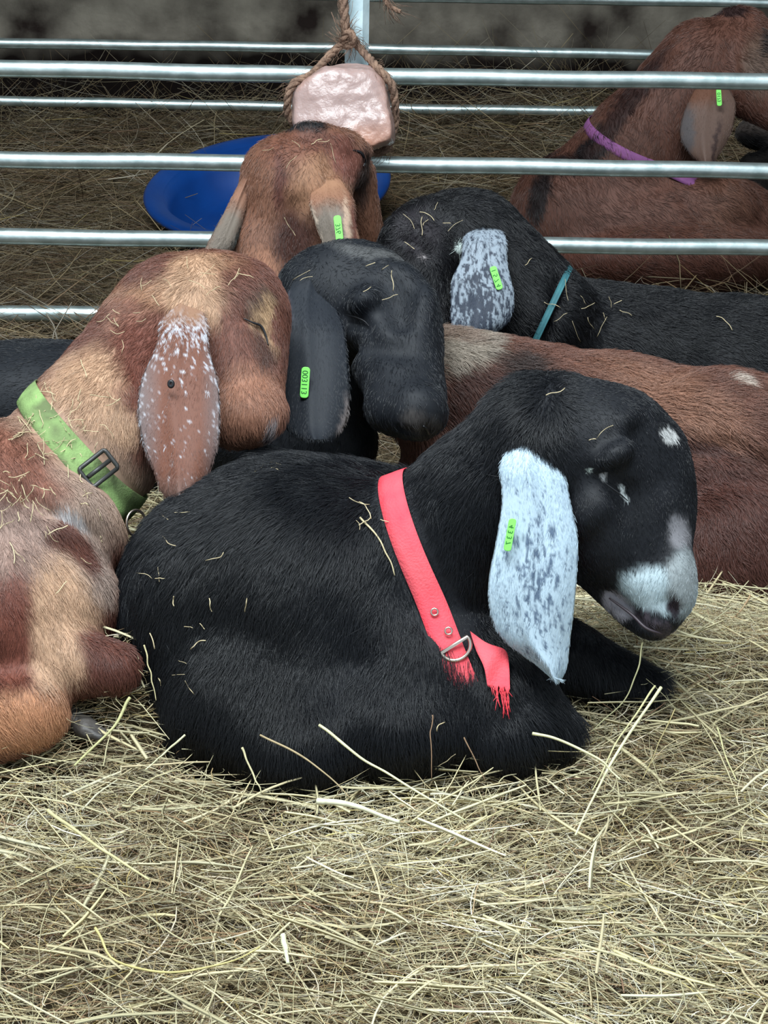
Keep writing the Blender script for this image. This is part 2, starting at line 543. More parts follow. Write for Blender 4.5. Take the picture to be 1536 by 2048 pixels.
def ring_band(name, body, root, c, n, width, thick, material, seg=96, gap=0.003, maxr=0.25, tv=0.0):
    """band around a neck: a closed loop found by marching out from c in the plane across n"""
    n = np.array(n, float); n /= np.linalg.norm(n)
    u = np.cross(n, [0, 0, 1.0]); u /= np.linalg.norm(u); w = np.cross(n, u)
    loops = []
    for off in (-0.5, -0.17, 0.17, 0.5):
        cc = c + n * width * off; lp = []
        for k in range(seg):
            a = 2 * math.pi * k / seg; dr = math.cos(a) * u + math.sin(a) * w
            rs = np.linspace(0.01, maxr, 240); q = cc + rs[:, None] * dr
            s = body.sdf(q, cuts=False, noise=False); i = np.nonzero(s > 0)[0]
            lp.append(rs[i[0]] if len(i) else maxr)
        lp = np.array(lp)
        for _ in range(10): lp = (np.roll(lp, 1) + lp * 2 + np.roll(lp, -1)) / 4
        loops.append(lp)
    m = sum(loops) / len(loops)
    loops = [l * 0.6 + m * 0.4 for l in loops]
    vs = []; inner = []
    for off, lp in zip((-0.5, -0.17, 0.17, 0.5), loops):
        for k in range(seg):
            a = 2 * math.pi * k / seg; dr = math.cos(a) * u + math.sin(a) * w
            edge = -0.0012 if abs(off) > 0.4 else 0
            vs.append(c + n * width * off + dr * (lp[k] + gap + thick + edge)); inner.append(c + n * width * off + dr * (lp[k] + gap))
    vs = vs + inner; NB = 4 * seg; fs = []
    for r in range(3):
        for k in range(seg):
            k2 = (k + 1) % seg
            fs.append((r * seg + k, r * seg + k2, (r + 1) * seg + k2, (r + 1) * seg + k))
            fs.append((NB + r * seg + k, NB + (r + 1) * seg + k, NB + (r + 1) * seg + k2, NB + r * seg + k2))
    for k in range(seg):
        k2 = (k + 1) % seg
        fs.append((k, NB + k, NB + k2, k2)); a = 3 * seg; fs.append((a + k, a + k2, NB + a + k2, NB + a + k))
    v = np.array(vs)
    o = new_mesh(name, c2w(v), np.array(fs), material, root)
    return o, v


def surf_path(body, pts, lift, n=24, cuts=False):
    p = catmull(pts, n); out = []
    last = None
    for x, y in p:
        d = body.surf(x, y)
        if d is None: d = last if last is not None else 2.0
        last = d; out.append(cm(x, y, d - lift))
    out = np.array(out)
    z = out[:, 2].copy()
    return out


def band_depth(v, x, y, r=26):
    X, Y = px_of(v); m = (X - x) ** 2 + (Y - y) ** 2 < r * r
    return v[m, 2].min() if m.any() else v[:, 2].min()


def line_part(name, body, root, pts, r, material, lift=0.002, n=24):
    p = surf_path(body, pts, lift, n); t = np.linspace(0, 1, n)
    rr = r * np.sqrt(np.clip(np.sin(math.pi * (0.06 + 0.88 * t)), 0.02, 1))
    v, f = tube(c2w(p), rr, 8)
    return new_mesh(name, v, f, material, root)


# ------------------------------------------------------------------ the shed: floor, back wall, added side walls and roof
def quad(name, pts, material, kind='structure'):
    o = new_mesh(name, np.array(pts, float), [(0, 1, 2, 3)], material, smooth=False); tag(o, kind=kind); return o


def box_mesh(lo, hi):
    x0, y0, z0 = lo; x1, y1, z1 = hi
    v = [(x0, y0, z0), (x1, y0, z0), (x1, y1, z0), (x0, y1, z0), (x0, y0, z1), (x1, y0, z1), (x1, y1, z1), (x0, y1, z1)]
    return v, [(0, 3, 2, 1), (4, 5, 6, 7), (0, 1, 5, 4), (1, 2, 6, 5), (2, 3, 7, 6), (3, 0, 4, 7)]


def bed_h(x, y):                               # height of the hay bed
    q = np.stack([x, y, np.zeros_like(x)], -1)
    h = 0.035 * (fbm(q, 5, 31, 3) - 0.5) + 0.05 * (fbm(q, 1.7, 33, 2) - 0.5)
    for (px, py, d, r, a) in ((270, 1430, 1.93, 0.06, 0.12), (170, 1490, 1.86, 0.06, 0.03), (1480, 1300, 2.06, 0.14, 0.05), (1330, 1500, 1.86, 0.12, 0.03), (1250, 1330, 2.1, .10, .045)):
        c = P(px, py, d); h = h + a * np.exp(-((x - c[0]) ** 2 + (y - c[1]) ** 2) / (r * r))
    back = np.clip((y - 3.9) / 1.3, 0, 1)
    h = h + back * back * (3 - 2 * back) * 0.20 * (0.75 + 0.5 * fbm(q, 2.2, 40, 2)) * np.clip(1 - (y - 5.2) / 0.35, 0, 1) * (0.55 + 0.45 * np.clip((x + 0.9) / 0.9, 0, 1))
    return h


WY = 5.5
gx, gy = np.meshgrid(np.linspace(-3.2, 3.2, 200), np.linspace(0.4, WY + 0.05, 220), indexing='ij')
gv = np.stack([gx, gy, bed_h(gx, gy) - 0.012], -1).reshape(-1, 3)
ii = np.arange(199)[:, None] * 220 + np.arange(219)[None]
gf = np.stack([ii, ii + 220, ii + 221, ii + 1], -1).reshape(-1, 4)
M_BED = noise_mat('matted_hay', S(50, 43, 33), S(92, 80, 58), 60, 0.9, 0.9, 180, spec=0.1)  # under-layer darkened: shade in the gaps between strands put into its colour
tag(new_mesh('floor', gv, gf, M_BED), kind='structure')

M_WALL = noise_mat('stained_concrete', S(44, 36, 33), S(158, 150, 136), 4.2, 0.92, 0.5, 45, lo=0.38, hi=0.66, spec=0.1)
nt = M_WALL.node_tree                                     # dark band with a noisy edge along the foot of the wall
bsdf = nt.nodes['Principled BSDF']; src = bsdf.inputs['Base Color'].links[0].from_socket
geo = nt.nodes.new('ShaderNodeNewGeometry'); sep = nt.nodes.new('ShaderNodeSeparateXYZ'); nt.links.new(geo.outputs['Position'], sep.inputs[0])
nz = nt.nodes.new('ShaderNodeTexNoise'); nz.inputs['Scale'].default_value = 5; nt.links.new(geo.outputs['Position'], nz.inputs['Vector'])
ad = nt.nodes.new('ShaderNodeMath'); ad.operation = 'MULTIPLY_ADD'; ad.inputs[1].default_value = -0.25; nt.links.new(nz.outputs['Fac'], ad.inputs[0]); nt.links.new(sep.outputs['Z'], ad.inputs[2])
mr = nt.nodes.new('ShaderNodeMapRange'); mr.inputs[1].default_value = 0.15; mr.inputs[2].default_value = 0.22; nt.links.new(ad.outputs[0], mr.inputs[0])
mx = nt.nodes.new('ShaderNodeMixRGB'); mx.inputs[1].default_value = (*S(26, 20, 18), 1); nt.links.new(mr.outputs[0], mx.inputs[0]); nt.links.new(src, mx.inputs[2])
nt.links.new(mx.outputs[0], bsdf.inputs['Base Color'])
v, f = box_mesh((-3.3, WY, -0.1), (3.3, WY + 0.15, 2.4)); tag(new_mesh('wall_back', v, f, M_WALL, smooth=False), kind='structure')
v, f = box_mesh((-3.4, 1.4, -0.1), (-3.25, WY + 0.15, 2.4)); tag(new_mesh('shade_wall_left', v, f, M_WALL, smooth=False), kind='structure')  # unseen side walls, left and right, added to shade the back
v, f = box_mesh((3.25, 1.4, -0.1), (3.4, WY + 0.15, 2.4)); tag(new_mesh('shade_wall_right', v, f, M_WALL, smooth=False), kind='structure')
v, f = box_mesh((-3.4, 3.0, 2.2), (3.4, WY + 0.15, 2.26)); tag(new_mesh('shade_ceiling', v, f, noise_mat('shade_roof_sheet', S(90, 88, 84), S(60, 58, 55), 4), smooth=False), kind='structure')  # unseen roof added to keep daylight off the back of the pen


# ------------------------------------------------------------------ sheep hurdles
def hurdle(label, px, py, d, yaw, rails, rad, upright=None, span=1.02):
    c = P(px, py, d); a = math.radians(yaw); ax = np.array([math.cos(a), math.sin(a), 0]); n = np.array([-math.sin(a), math.cos(a), 0])
    root = empty('hurdle', (c[0], c[1], 0.0)); tag(root, label, 'hurdle', 'galvanised hurdles across the pen')
    zs = []
    for y in rails:
        q = on_plane(px, y, c, n); zs.append(q[2])
    zs.append(max(zs) + 0.175); zs.append(max(zs) + 0.18)
    for z in zs:
        m = 60; t = np.linspace(-span, span, m)
        p = np.array([c[0], c[1], z]) + t[:, None] * ax
        p[:, 2] += 0.0015 * np.sin(t * 3.1 + z * 20) + 0.0006 * np.sin(t * 17 + z * 9); p[:, 1] += 0.002 * np.sin(t * 2.3 + z * 11)
        v, f = tube(p, rad, 20); new_mesh('rail', v, f, M_STEEL, root)
    top = max(zs)
    for s in (-1, 1):
        p = np.array([[c[0], c[1], 0.005], [c[0], c[1], top + 0.01]]) + ax * s * (span + rad); v, f = tube(p, rad * 1.25, 16); new_mesh('end_post', v, f, M_STEEL, root)
    if upright:
        ux, uw, ud = upright
        q = on_plane(ux, 60, c, n); B = 0.003
        prof = [(-uw / 2, -ud), (uw * .22, -ud), (uw * .5, -ud * .55), (uw * .5, ud * .3), (-uw / 2, ud * .3)]
        vs = []; fs = []
        for z in (0.005, top + 0.01):
            vs += [np.array([q[0], q[1], z]) + ax * x + n * y for x, y in prof]
        m = len(prof)
        for i in range(m): fs.append((i, (i + 1) % m, m + (i + 1) % m, m + i))
        fs.append(tuple(range(m))[::-1]); fs.append(tuple(range(m, 2 * m)))
        new_mesh('upright', np.array(vs), fs, M_ZINC, root, smooth=False)
        bv, bf = tube(np.array([q + ax * 0.012 - n * (ud + .004), q + ax * 0.012 - n * (ud - .002)]) + np.array([0, 0, -0.03]), 0.006, 10)
        new_mesh('bolt', bv, bf, M_STEEL, root)
    return c, ax, n


M_ZINC = noise_mat('pale_zinc', S(206, 224, 228), S(176, 198, 204), 35, rough=0.5, metal=0.1, bump=0.1, bscale=80)
HC, HAX, HN = hurdle('galvanised hurdle with thick rails just behind the resting goats', 768, 330, 3.35, 2.5, (151, 330, 485, 634), 0.0168, upright=(714, 0.046, 0.03))
hurdle('thinner galvanised hurdle standing close to the dark back wall', 768, 216, 4.75, 2.5, (-8, 99, 216), 0.0145, span=1.75)

# ------------------------------------------------------------------ blue feed tub
bc = P(545, 400, 4.2)
root = empty('feed_tub', (bc[0], bc[1], 0.02)); tag(root, 'wide round blue plastic feed tub tipped on the hay behind the hurdle', 'tub')
M_BLUE = noise_mat('blue_plastic', S(10, 62, 132), S(8, 50, 112), 6, 0.35, 0.04, 40, spec=0.5)
prof_out = [(0.0, 0.0), (0.20, 0.0), (0.225, 0.015), (0.26, 0.13), (0.272, 0.17), (0.300, 0.172), (0.308, 0.180), (0.310, 0.196), (0.302, 0.204), (0.285, 0.204), (0.262, 0.190), (0.245, 0.13), (0.212, 0.03), (0.19, 0.016), (0.0, 0.014)]
tilt = Matrix.Rotation(math.radians(13), 3, 'X') @ Matrix.Rotation(math.radians(-5), 3, 'Y')
base = np.array([bc[0], bc[1], 0.035])
prof_out = [(r, z * .66) for r, z in prof_out]
def lathe(prof, seg=72):
    vs = []; fs = []
    for r, z in prof:
        for k in range(seg):
            a = 2 * math.pi * k / seg; vs.append((r * math.cos(a), r * math.sin(a), z))
    for i in range(len(prof) - 1):
        for k in range(seg):
            k2 = (k + 1) % seg; fs.append((i * seg + k, i * seg + k2, (i + 1) * seg + k2, (i + 1) * seg + k))
    return np.array(vs), fs
v, f = lathe(prof_out[:5] + prof_out[10:]); v = v @ np.array(tilt).T + base
new_mesh('tub_wall', v, f, M_BLUE, root)
v, f = lathe(prof_out[4:11]); v = v @ np.array(tilt).T + base
new_mesh('rim', v, f, M_BLUE, root)

# ------------------------------------------------------------------ salt lick on its rope
sd = 3.18
out = [(582, 190), (602, 158), (640, 136), (700, 125), (752, 129), (778, 160), (786, 212), (791, 270), (789, 288), (762, 300), (736, 312), (700, 300), (640, 285), (584, 250)]
vs = []
for (x, y) in out: vs.append(cm(x, y, sd))
for k, (x, y) in enumerate([(x * .92 + 688 * .08, y * .92 + 215 * .08) for x, y in out]):
    vs.append(cm(x, y, sd - 0.045 - .016 * ((k * 7) % 5) / 4)); vs.append(cm(x, y, sd + 0.045))
vs = np.array(vs)
bm = bmesh.new()
for q in vs: bm.verts.new(q)
bmesh.ops.convex_hull(bm, input=bm.verts)
pl = [(np.array(fc.normal[:]), np.array(fc.verts[0].co[:])) for fc in bm.faces if fc.calc_area() > 1e-6]; bm.free()
cen = vs.mean(0)
lo = vs.min(0) - .012; hi = vs.max(0) + .012; hs = .0032
nn = np.ceil((hi - lo) / hs).astype(int)
g = np.stack(np.meshgrid(*[lo[i] + hs * np.arange(nn[i]) for i in range(3)], indexing='ij'), -1)
V = None
for nrm_, p0_ in pl:
    if np.dot(cen - p0_, nrm_) > 0: nrm_ = -nrm_
    t_ = (g - p0_) @ nrm_
    V = t_ if V is None else -Body._smin(-V, -t_, .007)
V = V + .014 * (fbm(g, 20, 4, 2) - .5) + .003 * (fbm(g, 85, 8, 2) - .5) - .003
v, f = surface_nets(V); v = c2w(lo + v * hs)
M_SALT = noise_mat('rock_salt', S(166, 140, 134), S(182, 126, 98), 5, 0.3, 0.35, 60, lo=0.52, hi=0.72, detail=2)
b = M_SALT.node_tree.nodes['Principled BSDF']; b.inputs['Subsurface Weight'].default_value = 0.35; b.inputs['Subsurface Radius'].default_value = (0.03, 0.018, 0.012); b.inputs['Subsurface Scale'].default_value = 0.5; b.inputs['Coat Weight'].default_value = 0.12; b.inputs['Coat Roughness'].default_value = 0.15
o = new_mesh('salt_block', v, f, M_SALT, smooth=True); tag(o, 'pale pink rock salt lick hanging from a rope in front of the hurdle', 'salt lick')


def rope(paths, label):
    vs = []; fs = []; base = 0
    for p, r in paths:
        p = catmull(p, 60 if len(p) > 2 else 20)
        n = len(p)
        t = np.gradient(p, axis=0); t /= np.linalg.norm(t, axis=1, keepdims=True)
        u = np.cross(t, np.array([0.1, 0.9, 0.2])); u /= np.linalg.norm(u, axis=1, keepdims=True); w = np.cross(t, u)
        ln = np.concatenate([[0], np.cumsum(np.linalg.norm(np.diff(p, axis=0), axis=1))])
        for s in range(3):                        # three twisted strands
            a = ln / (r * 7) * 2 * math.pi / 1.0 + s * 2 * math.pi / 3
            q = p + (np.cos(a)[:, None] * u + np.sin(a)[:, None] * w) * r * 0.5
            v, f = tube(q, r * 0.6, 7); vs.append(v); fs += [tuple(base + i for i in g) for g in f]; base += len(v)
        for k in range(int(n * 2.2)):             # frayed fibres
            i = RNG.integers(0, n - 1); dr = RNG.normal(0, 1, 3); dr /= np.linalg.norm(dr); L = RNG.uniform(0.008, 0.028)
            q = np.array([p[i] + dr * r * .8, p[i] + dr * (r + L * .5) + t[i] * L * .4, p[i] + dr * (r + L * .7) + t[i] * L])
            v, f = tube(q, 0.0004, 3); vs.append(v); fs += [tuple(base + i for i in g) for g in f]; base += len(v)
    o = new_mesh('rope', np.vstack(vs), fs, noise_mat('hemp_rope', S(150, 120, 100), S(104, 80, 66), 60, 0.85, 0.4, 200), None)
    tag(o, label, 'rope'); return o


def fd(px, py):                                # distance of the hurdle plane under a pixel
    return float(np.dot(on_plane(px, py, HC, HN) - CAMLOC, fw))


def PF(px, py, off):
    return P(px, py, fd(px, py) - off)


rope([
    ([PF(694, 78, .05), PF(660, 110, .05), P(622, 150, 3.155), P(590, 165, 3.14), P(576, 195, 3.15), P(582, 240, 3.18), P(640, 292, 3.22), P(720, 306, 3.22)], 0.0078),
    ([PF(700, 72, .055), PF(725, 102, .055), P(756, 136, 3.15), P(782, 168, 3.15), P(790, 205, 3.17), P(789, 250, 3.2), P(770, 300, 3.22), P(720, 306, 3.24)], 0.0078),
    ([PF(693, 74, .05), PF(689, 30, .046), PF(688, -40, .04), PF(700, -120, .04), PF(716, -170, .04)], 0.009),
    ([PF(684, 84, .05), PF(697, 64, .062), PF(708, 82, .06), PF(694, 92, .05), PF(684, 74, .05)], 0.0075),
    ([PF(716, -170, .05), PF(750, -90, .05), PF(768, -20, .05), PF(775, 8, .05), PF(800, 24, .05)], 0.0045),
], 'frayed brown rope knotted against the upright and looped round the salt lick')


# ------------------------------------------------------------------ goats
BLK = S(14, 16, 22); BLK2 = S(10, 11, 15); RED = S(118, 66, 48); REDD = S(78, 40, 32); TAN = S(186, 146, 112); TANG = S(160, 138, 120)
ORNG = S(176, 118, 76); WHT = S(222, 232, 236); GRY = S(128, 134, 148)

# --- black goat with the red collar, in front
b1 = Body(0.03)
(b1.E(595, 1205, 1.99, 325, 290, .17).E(385, 1230, 1.99, 134, 205, .14, k=.05)
 .C(545, 1000, 2.12, 100, 800, 1020, 2.06, 80, k=.03)
 .E(470, 1400, 1.90, 150, 165, .10, k=.03).E(600, 1480, 1.85, 150, 118, .075, k=.035).E(600, 1370, 1.925, 150, 120, .10, 0, .05)
 .C(700, 1130, 1.95, 150, 840, 1330, 1.88, 135, k=.035).E(800, 1440, 1.86, 170, 125, .08, k=.025)
 .C(930, 1330, 1.88, 115, 1010, 1460, 1.84, 92, k=.025).C(1010, 1390, 1.86, 100, 1100, 1460, 1.85, 58, k=.02)
 .C(1120, 1310, 1.97, 80, 1300, 1372, 1.94, 36, k=.02)
 .C(760, 1180, 1.97, 190, 865, 1120, 1.93, 168, k=.03).C(865, 1120, 1.93, 166, 1075, 925, 1.87, 150, k=.02)
 .E(1095, 885, 1.87, 120, 133, .09, 0, .03).E(1185, 905, 1.86, 155, 138, .085, 20, .03)
 .E(1268, 915, 1.865, 84, 98, .06, 0, .03).C(1230, 980, 1.85, 118, 1290, 1140, 1.835, 84, k=.03)
 .E(1325, 1020, 1.86, 64, 155, .045, -4, .03).E(1328, 1180, 1.835, 64, 74, .045, 0, .02)
 .E(1210, 1060, 1.84, 88, 110, .055, 0, .03).C(1190, 1130, 1.86, 50, 1262, 1218, 1.84, 38, k=.015)
 .E(1310, 1235, 1.83, 52, 42, .035, 25, .012)
 .E(1225, 912, 1.778, 54, 24, .024, 32, .012).E(1235, 850, 1.805, 46, 32, .03, 30, .015).E(1190, 1015, 1.80, 62, 38, .030, 45, .02).E(1345, 1130, 1.82, 30, 60, .03, -5, .015))
b1.X(1215, 1188, 1262, 1225, 7, k=.008).X(1262, 1225, 1318, 1268, 7, k=.008)
b1.X(1338, 1200, 1352, 1222, 8, k=.008).X(1185, 945, 1262, 1000, 11, depth=-0.005, k=.02).X(1265, 1000, 1285, 1120, 10, depth=-.006, k=.03).X(1290, 870, 1330, 960, 12, depth=-.008, k=.03).X(1120, 1000, 1150, 1180, 10, depth=0.0, k=.03)
b1.X(905, 1370, 940, 1560, 10, depth=0, k=.03)
def col1(q):
    return paint(q, BLK, [(430, 1350, 200, 260, 0, BLK2, .8), (1332, 872, 16, 16, -20, S(180, 180, 178), .5), (1180, 944, 9, 4, 0, S(210, 225, 215), .5), (1210, 958, 6, 5, 0, S(190, 190, 190), .5), (1250, 985, 5, 17, -32, S(200, 208, 208), .6),
        (1360, 1062, 22, 36, -8, S(112, 110, 114), .6), (1325, 1180, 78, 46, 10, S(160, 178, 184), .45), (1362, 1160, 30, 60, 0, S(140, 148, 150), .6), (1235, 1212, 34, 24, 35, S(150, 146, 156), .5),
        (1290, 1245, 30, 11, 42, S(60, 52, 60), .6), (1348, 1208, 13, 22, -15, S(40, 30, 38), .6), (1330, 1264, 34, 16, 20, S(66, 58, 66), .7)], 1, 9)
fl1 = [(600, 1000, -.5, .7), (450, 1000, -.7, .6), (350, 1200, -.35, 1), (400, 1400, -.2, 1), (600, 1200, -.25, 1), (620, 1450, 0, 1), (800, 1250, .05, 1), (850, 1450, .1, 1), (950, 1450, .1, 1), (1080, 1420, .5, .8),
       (870, 1050, -.5, 1), (950, 930, -.75, .7), (1060, 800, -.9, .3), (1150, 780, .5, .1), (1000, 1100, .1, 1), (1180, 900, .5, .8), (1300, 900, .4, 1), (1250, 1050, .1, 1), (1340, 1050, .05, 1), (1300, 1180, -.3, 1), (1330, 1230, .2, 1), (700, 930, -1, .15)]
def len1(q):
    X, Y = px_of(q); head = np.clip((X - 1080) / 80, 0, 1) * np.clip((1330 - Y) / 60, 0, 1)
    return 1.25 - 0.92 * head
g1 = goat('glossy black goat with a red collar and a white speckled ear', b1, col1, fl1, 130000, h=.0052, length=.017, rad=.00023, lenf=len1, bands=[(cm(868, 1128, 1.93), (.90, .40, -.2), .032)])
def earcol1(q):
    X, Y = px_of(q)
    dens = 0.22 + 0.38 * np.exp(-(((X - 1075) / 55) ** 2 + ((Y - 1160) / 130) ** 2)) - 0.2 * np.clip((960 - Y) / 60, 0, 1)
    p = q * np.array([1, .4, 1]); n = fbm(p, 420, 61, 2) * .8 + .2 * fbm(q, 60, 66, 2)
    w = np.clip((n - (0.80 - dens * .62)) / .10, 0, 1)[:, None]
    top = np.clip((905 - Y + 18 * (fbm(q, 90, 3, 2) - .5) * 2) / 16, 0, 1)[:, None]
    c = S(172, 190, 202) * (1 - w) + S(84, 100, 120) * w
    return c * (1 - top) + BLK * top
e1 = ear(g1, [(1022, 868), (1000, 925), (1004, 1000), (992, 1080), (977, 1160), (980, 1220), (1004, 1275), (1062, 1322), (1098, 1352)], [(1108, 868), (1128, 930), (1140, 1000), (1156, 1080), (1153, 1160), (1147, 1230), (1139, 1290), (1134, 1335), (1122, 1360)],
         (1.782, 1.768, 1.765, 1.765, 1.77, 1.775, 1.78), earcol1, 16000, thick=.007, bulge=.012, label='white ear flecked with slate grey', attach=b1, nu=44, nv=110)
ear_tag(e1, 1026, 1037, 1014, 1102, 15, 1.755, '4 3 3 7')
ring_n = np.array([0.90, 0.40, -0.20])
rb, rv = ring_band('collar', b1, g1, cm(868, 1128, 1.93), ring_n, 0.031, 0.0022, noise_mat('red_webbing', S(240, 70, 84), S(226, 96, 104), 14, 0.75, 0.25, 400, spec=.2), maxr=.2)
rb['label'] = 'bright red webbing collar'
M_RING = M_NICKEL
# eyelets, ring and frayed tail of the red collar
for (x, y) in ((869, 1224), (897, 1262)):
    d0 = band_depth(rv, x, y) - 0.0008
    t = np.linspace(0, 2 * math.pi, 17)[:-1]; pts = np.array([cm(x + 7 * math.cos(a), y + 7 * math.sin(a), d0) for a in t])
    v, f = tube(c2w(pts), 0.0011, 8, closed=True); new_mesh('eyelet', v, f, M_NICKEL, rb)
cc = (914, 1297); pts = []
d0 = band_depth(rv, 912, 1285) - 0.002
for a in np.linspace(-0.12, math.pi + .12, 26):       # D shape, flat side lying across the strap
    u = np.array([math.cos(math.radians(-33)), math.sin(math.radians(-33))]); w = np.array([-u[1], u[0]])
    p = np.array(cc) + u * 31 * math.cos(a) + w * (28 * math.sin(a) - 6); pts.append(cm(p[0], p[1], d0 - .001))
v, f = tube(c2w(np.array(pts)), 0.0021, 12, closed=True); o = new_mesh('ring', v, f, M_RING, rb); o['label'] = 'worn metal ring'
tp = [(945, 1282, .0), (972, 1305, -.004), (990, 1330, -.006), (1000, 1362, -.008)]
vs = []; L_ = [(940, 1262), (952, 1300), (968, 1335), (975, 1372)]; R_ = [(975, 1288), (1010, 1300), (1018, 1330), (1020, 1385)]
Lc = catmull(L_, 24); Rc = catmull(R_, 24)
dz = np.linspace(min(b1.surf(950, 1285), 1.83) - .006, (b1.surf(1000, 1375) or 1.78) - 0.014, 24)
for j in range(24):
    for i in range(9):
        s_ = i / 8; p = Lc[j] * (1 - s_) + Rc[j] * s_
        fr = 0 if j < 23 else 9 * math.sin(i * 2.9)
        vs.append(cm(p[0], p[1] + fr, dz[j] + .004 * math.sin(s_ * 4 + j * .3)))
vs = np.array(vs); vb = vs + np.array([0, 0, .0018]); n_ = len(vs)
fs = []
for j in range(23):
    for i in range(8):
        a = j * 9 + i; fs += [(a, a + 9, a + 10, a + 1), (n_ + a, n_ + a + 1, n_ + a + 10, n_ + a + 9)]
    a = j * 9; fs += [(a, n_ + a, n_ + a + 9, a + 9), (a + 8, a + 17, n_ + a + 17, n_ + a + 8)]
for i in range(8): a = 22 * 9 + 9 + i; fs += [(a, n_ + a, n_ + a + 1, a + 1)]
allv = [np.vstack([vs, vb])]; base = 2 * n_
for k in range(26):                                    # loose threads
    x0 = RNG.uniform(980, 1018); L = RNG.uniform(15, 70) * (0.4 + (x0 - 980) / 50)
    q = np.array([cm(x0, 1372, dz[-1]), cm(x0 + RNG.normal(2, 3), 1372 + L * .5, dz[-1] - .003), cm(x0 + RNG.normal(6, 5), 1372 + L, dz[-1] - .001)])
    v, f = tube(catmull(q, 8), .00045, 4); allv.append(v); fs += [tuple(base + i for i in g) for g in f]; base += len(v)
o = new_mesh('frayed_end', c2w(np.vstack(allv)), fs, rb.data.materials[0], rb); o['label'] = 'frayed red end of the collar hanging down'

line_part('eyelid', b1, g1, [(1205, 962), (1222, 975), (1240, 988), (1256, 1002)], .0009, M_EYE, .001)
line_part('mouth', b1, g1, [(1218, 1196), (1262, 1228), (1292, 1256), (1325, 1268)], .0018, mat('dark_lip', S(52, 42, 48), .5), .0005)

# --- spotted brown goat with the lime collar
b2 = Body(0.028)
(b2.E(445, 622, 2.2, 112, 112, .07, 0).E(395, 600, 2.22, 110, 90, .08).E(500, 590, 2.18, 58, 66, .045, 20, .02)
 .C(475, 650, 2.18, 92, 492, 800, 2.13, 74, k=.03).E(505, 832, 2.11, 62, 58, .04, 0, .02).E(470, 835, 2.12, 55, 58, .04, 0, .02)
 .E(540, 700, 2.17, 24, 90, .03, -4, .02)
 .C(335, 640, 2.2, 114, 187, 870, 2.09, 139, k=.03).C(187, 870, 2.09, 139, 80, 1020, 2.05, 160, k=.03)
 .E(125, 1070, 1.98, 125, 122, .10, 30, .02).E(0, 1080, 2.0, 190, 235, .14, 0, .03).E(-150, 1180, 2.14, 330, 215, .18)
 .E(120, 1210, 1.93, 122, 130, .08, 0, .015).E(20, 1250, 1.9, 150, 190, .09, 0, .02)
 .C(90, 1320, 1.87, 88, 228, 1335, 1.86, 52, k=.02).C(-60, 1440, 1.83, 100, 50, 1420, 1.83, 85, k=.02))
b2.X(250, 1010, 235, 1130, 8, k=.02).X(150, 1120, 245, 1200, 7, k=.03).X(60, 1000, 190, 1070, 7, k=.03)
b2.X(492, 632, 535, 672, 5, k=.012)
def col2(q):
    return paint(q, S(110, 64, 48), [(190, 800, 105, 95, 30, TAN, .6), (350, 560, 120, 32, -18, S(160, 116, 84), .9), (250, 640, 45, 36, -40, S(158, 112, 88), .9), (385, 570, 60, 55, 0, S(176, 136, 102), .9), (400, 600, 30, 50, 0, TAN, .8),
        (250, 980, 120, 60, 55, S(168, 134, 110), .7), (100, 900, 120, 60, 40, S(164, 128, 104), .8), (130, 1000, 130, 60, 38, S(160, 132, 114), .6), (300, 760, 60, 150, -20, S(112, 60, 44), .7),
        (30, 930, 110, 60, 35, S(134, 82, 62), .8), (150, 1040, 38, 18, 30, S(210, 206, 206), .9), (30, 1090, 130, 80, 20, S(150, 120, 106), .6), (175, 1130, 50, 80, -15, S(150, 126, 112), .5),
        (150, 1090, 35, 55, -50, S(96, 52, 38), .6), (110, 1250, 75, 130, 0, TAN, .6), (10, 1270, 60, 110, 0, S(112, 56, 38), .7), (230, 1300, 70, 80, 0, S(98, 52, 38), .5), (40, 1440, 120, 60, -10, S(190, 130, 86), .7),
        (520, 600, 26, 40, 10, S(96, 70, 56), .8), (530, 640, 20, 60, 0, S(176, 140, 100), .7), (500, 830, 80, 90, 0, S(150, 100, 74), .9), (550, 855, 18, 26, 0, S(150, 138, 138), .6), (556, 880, 14, 10, 0, S(30, 28, 34), .6),
        (520, 690, 18, 60, 0, S(84, 52, 40), .9), (140, 640, 260, 16, -52, S(66, 38, 30), .9)], 2, 16)  # dark streak below the eye: crease shade put into the coat colour
fl2 = [(450, 560, .8, .6), (350, 560, -.8, .5), (250, 700, -.6, .8), (150, 850, -.5, .9), (480, 700, .05, 1), (500, 850, .1, 1), (100, 1000, .2, 1), (0, 1100, .1, 1), (130, 1200, .25, 1), (230, 1330, .4, 1), (30, 1300, .1, 1), (0, 1450, .5, .8), (300, 850, -.2, 1), (150, 1100, .6, .8)]
g2 = goat('brown and tan patched goat wearing a dirty lime green collar', b2, col2, fl2, 105000, h=.0055, length=.012, rad=.00024, bands=[(cm(172, 905, 2.085), (.73, .68, 0), .036)])
def earcol2(q):
    X, Y = px_of(q); p = q * np.array([1, .5, 1]); n = fbm(p, 380, 51, 2)
    up = np.clip((760 - Y) / 160, 0, 1); edge = np.clip((np.abs(X - 362) - 38) / 40, 0, 1)
    thr = 0.74 - .36 * up - .12 * edge * (Y < 960)
    w = np.clip((n - thr) / .10, 0, 1)[:, None]
    basec = S(104, 66, 52) * (1 - edge[:, None] * .75) + S(112, 104, 104) * edge[:, None] * .75
    t2 = np.clip((Y - 945) / 60, 0, 1)[:, None] * .75; basec = basec * (1 - t2) + S(86, 76, 72) * t2
    c = basec * (1 - w) + S(176, 176, 182) * w
    top = np.clip((655 - Y + 60 * (fbm(q, 50, 3, 2) - .5)) / 40, 0, 1)[:, None]
    return c * (1 - top) + S(136, 104, 84) * top
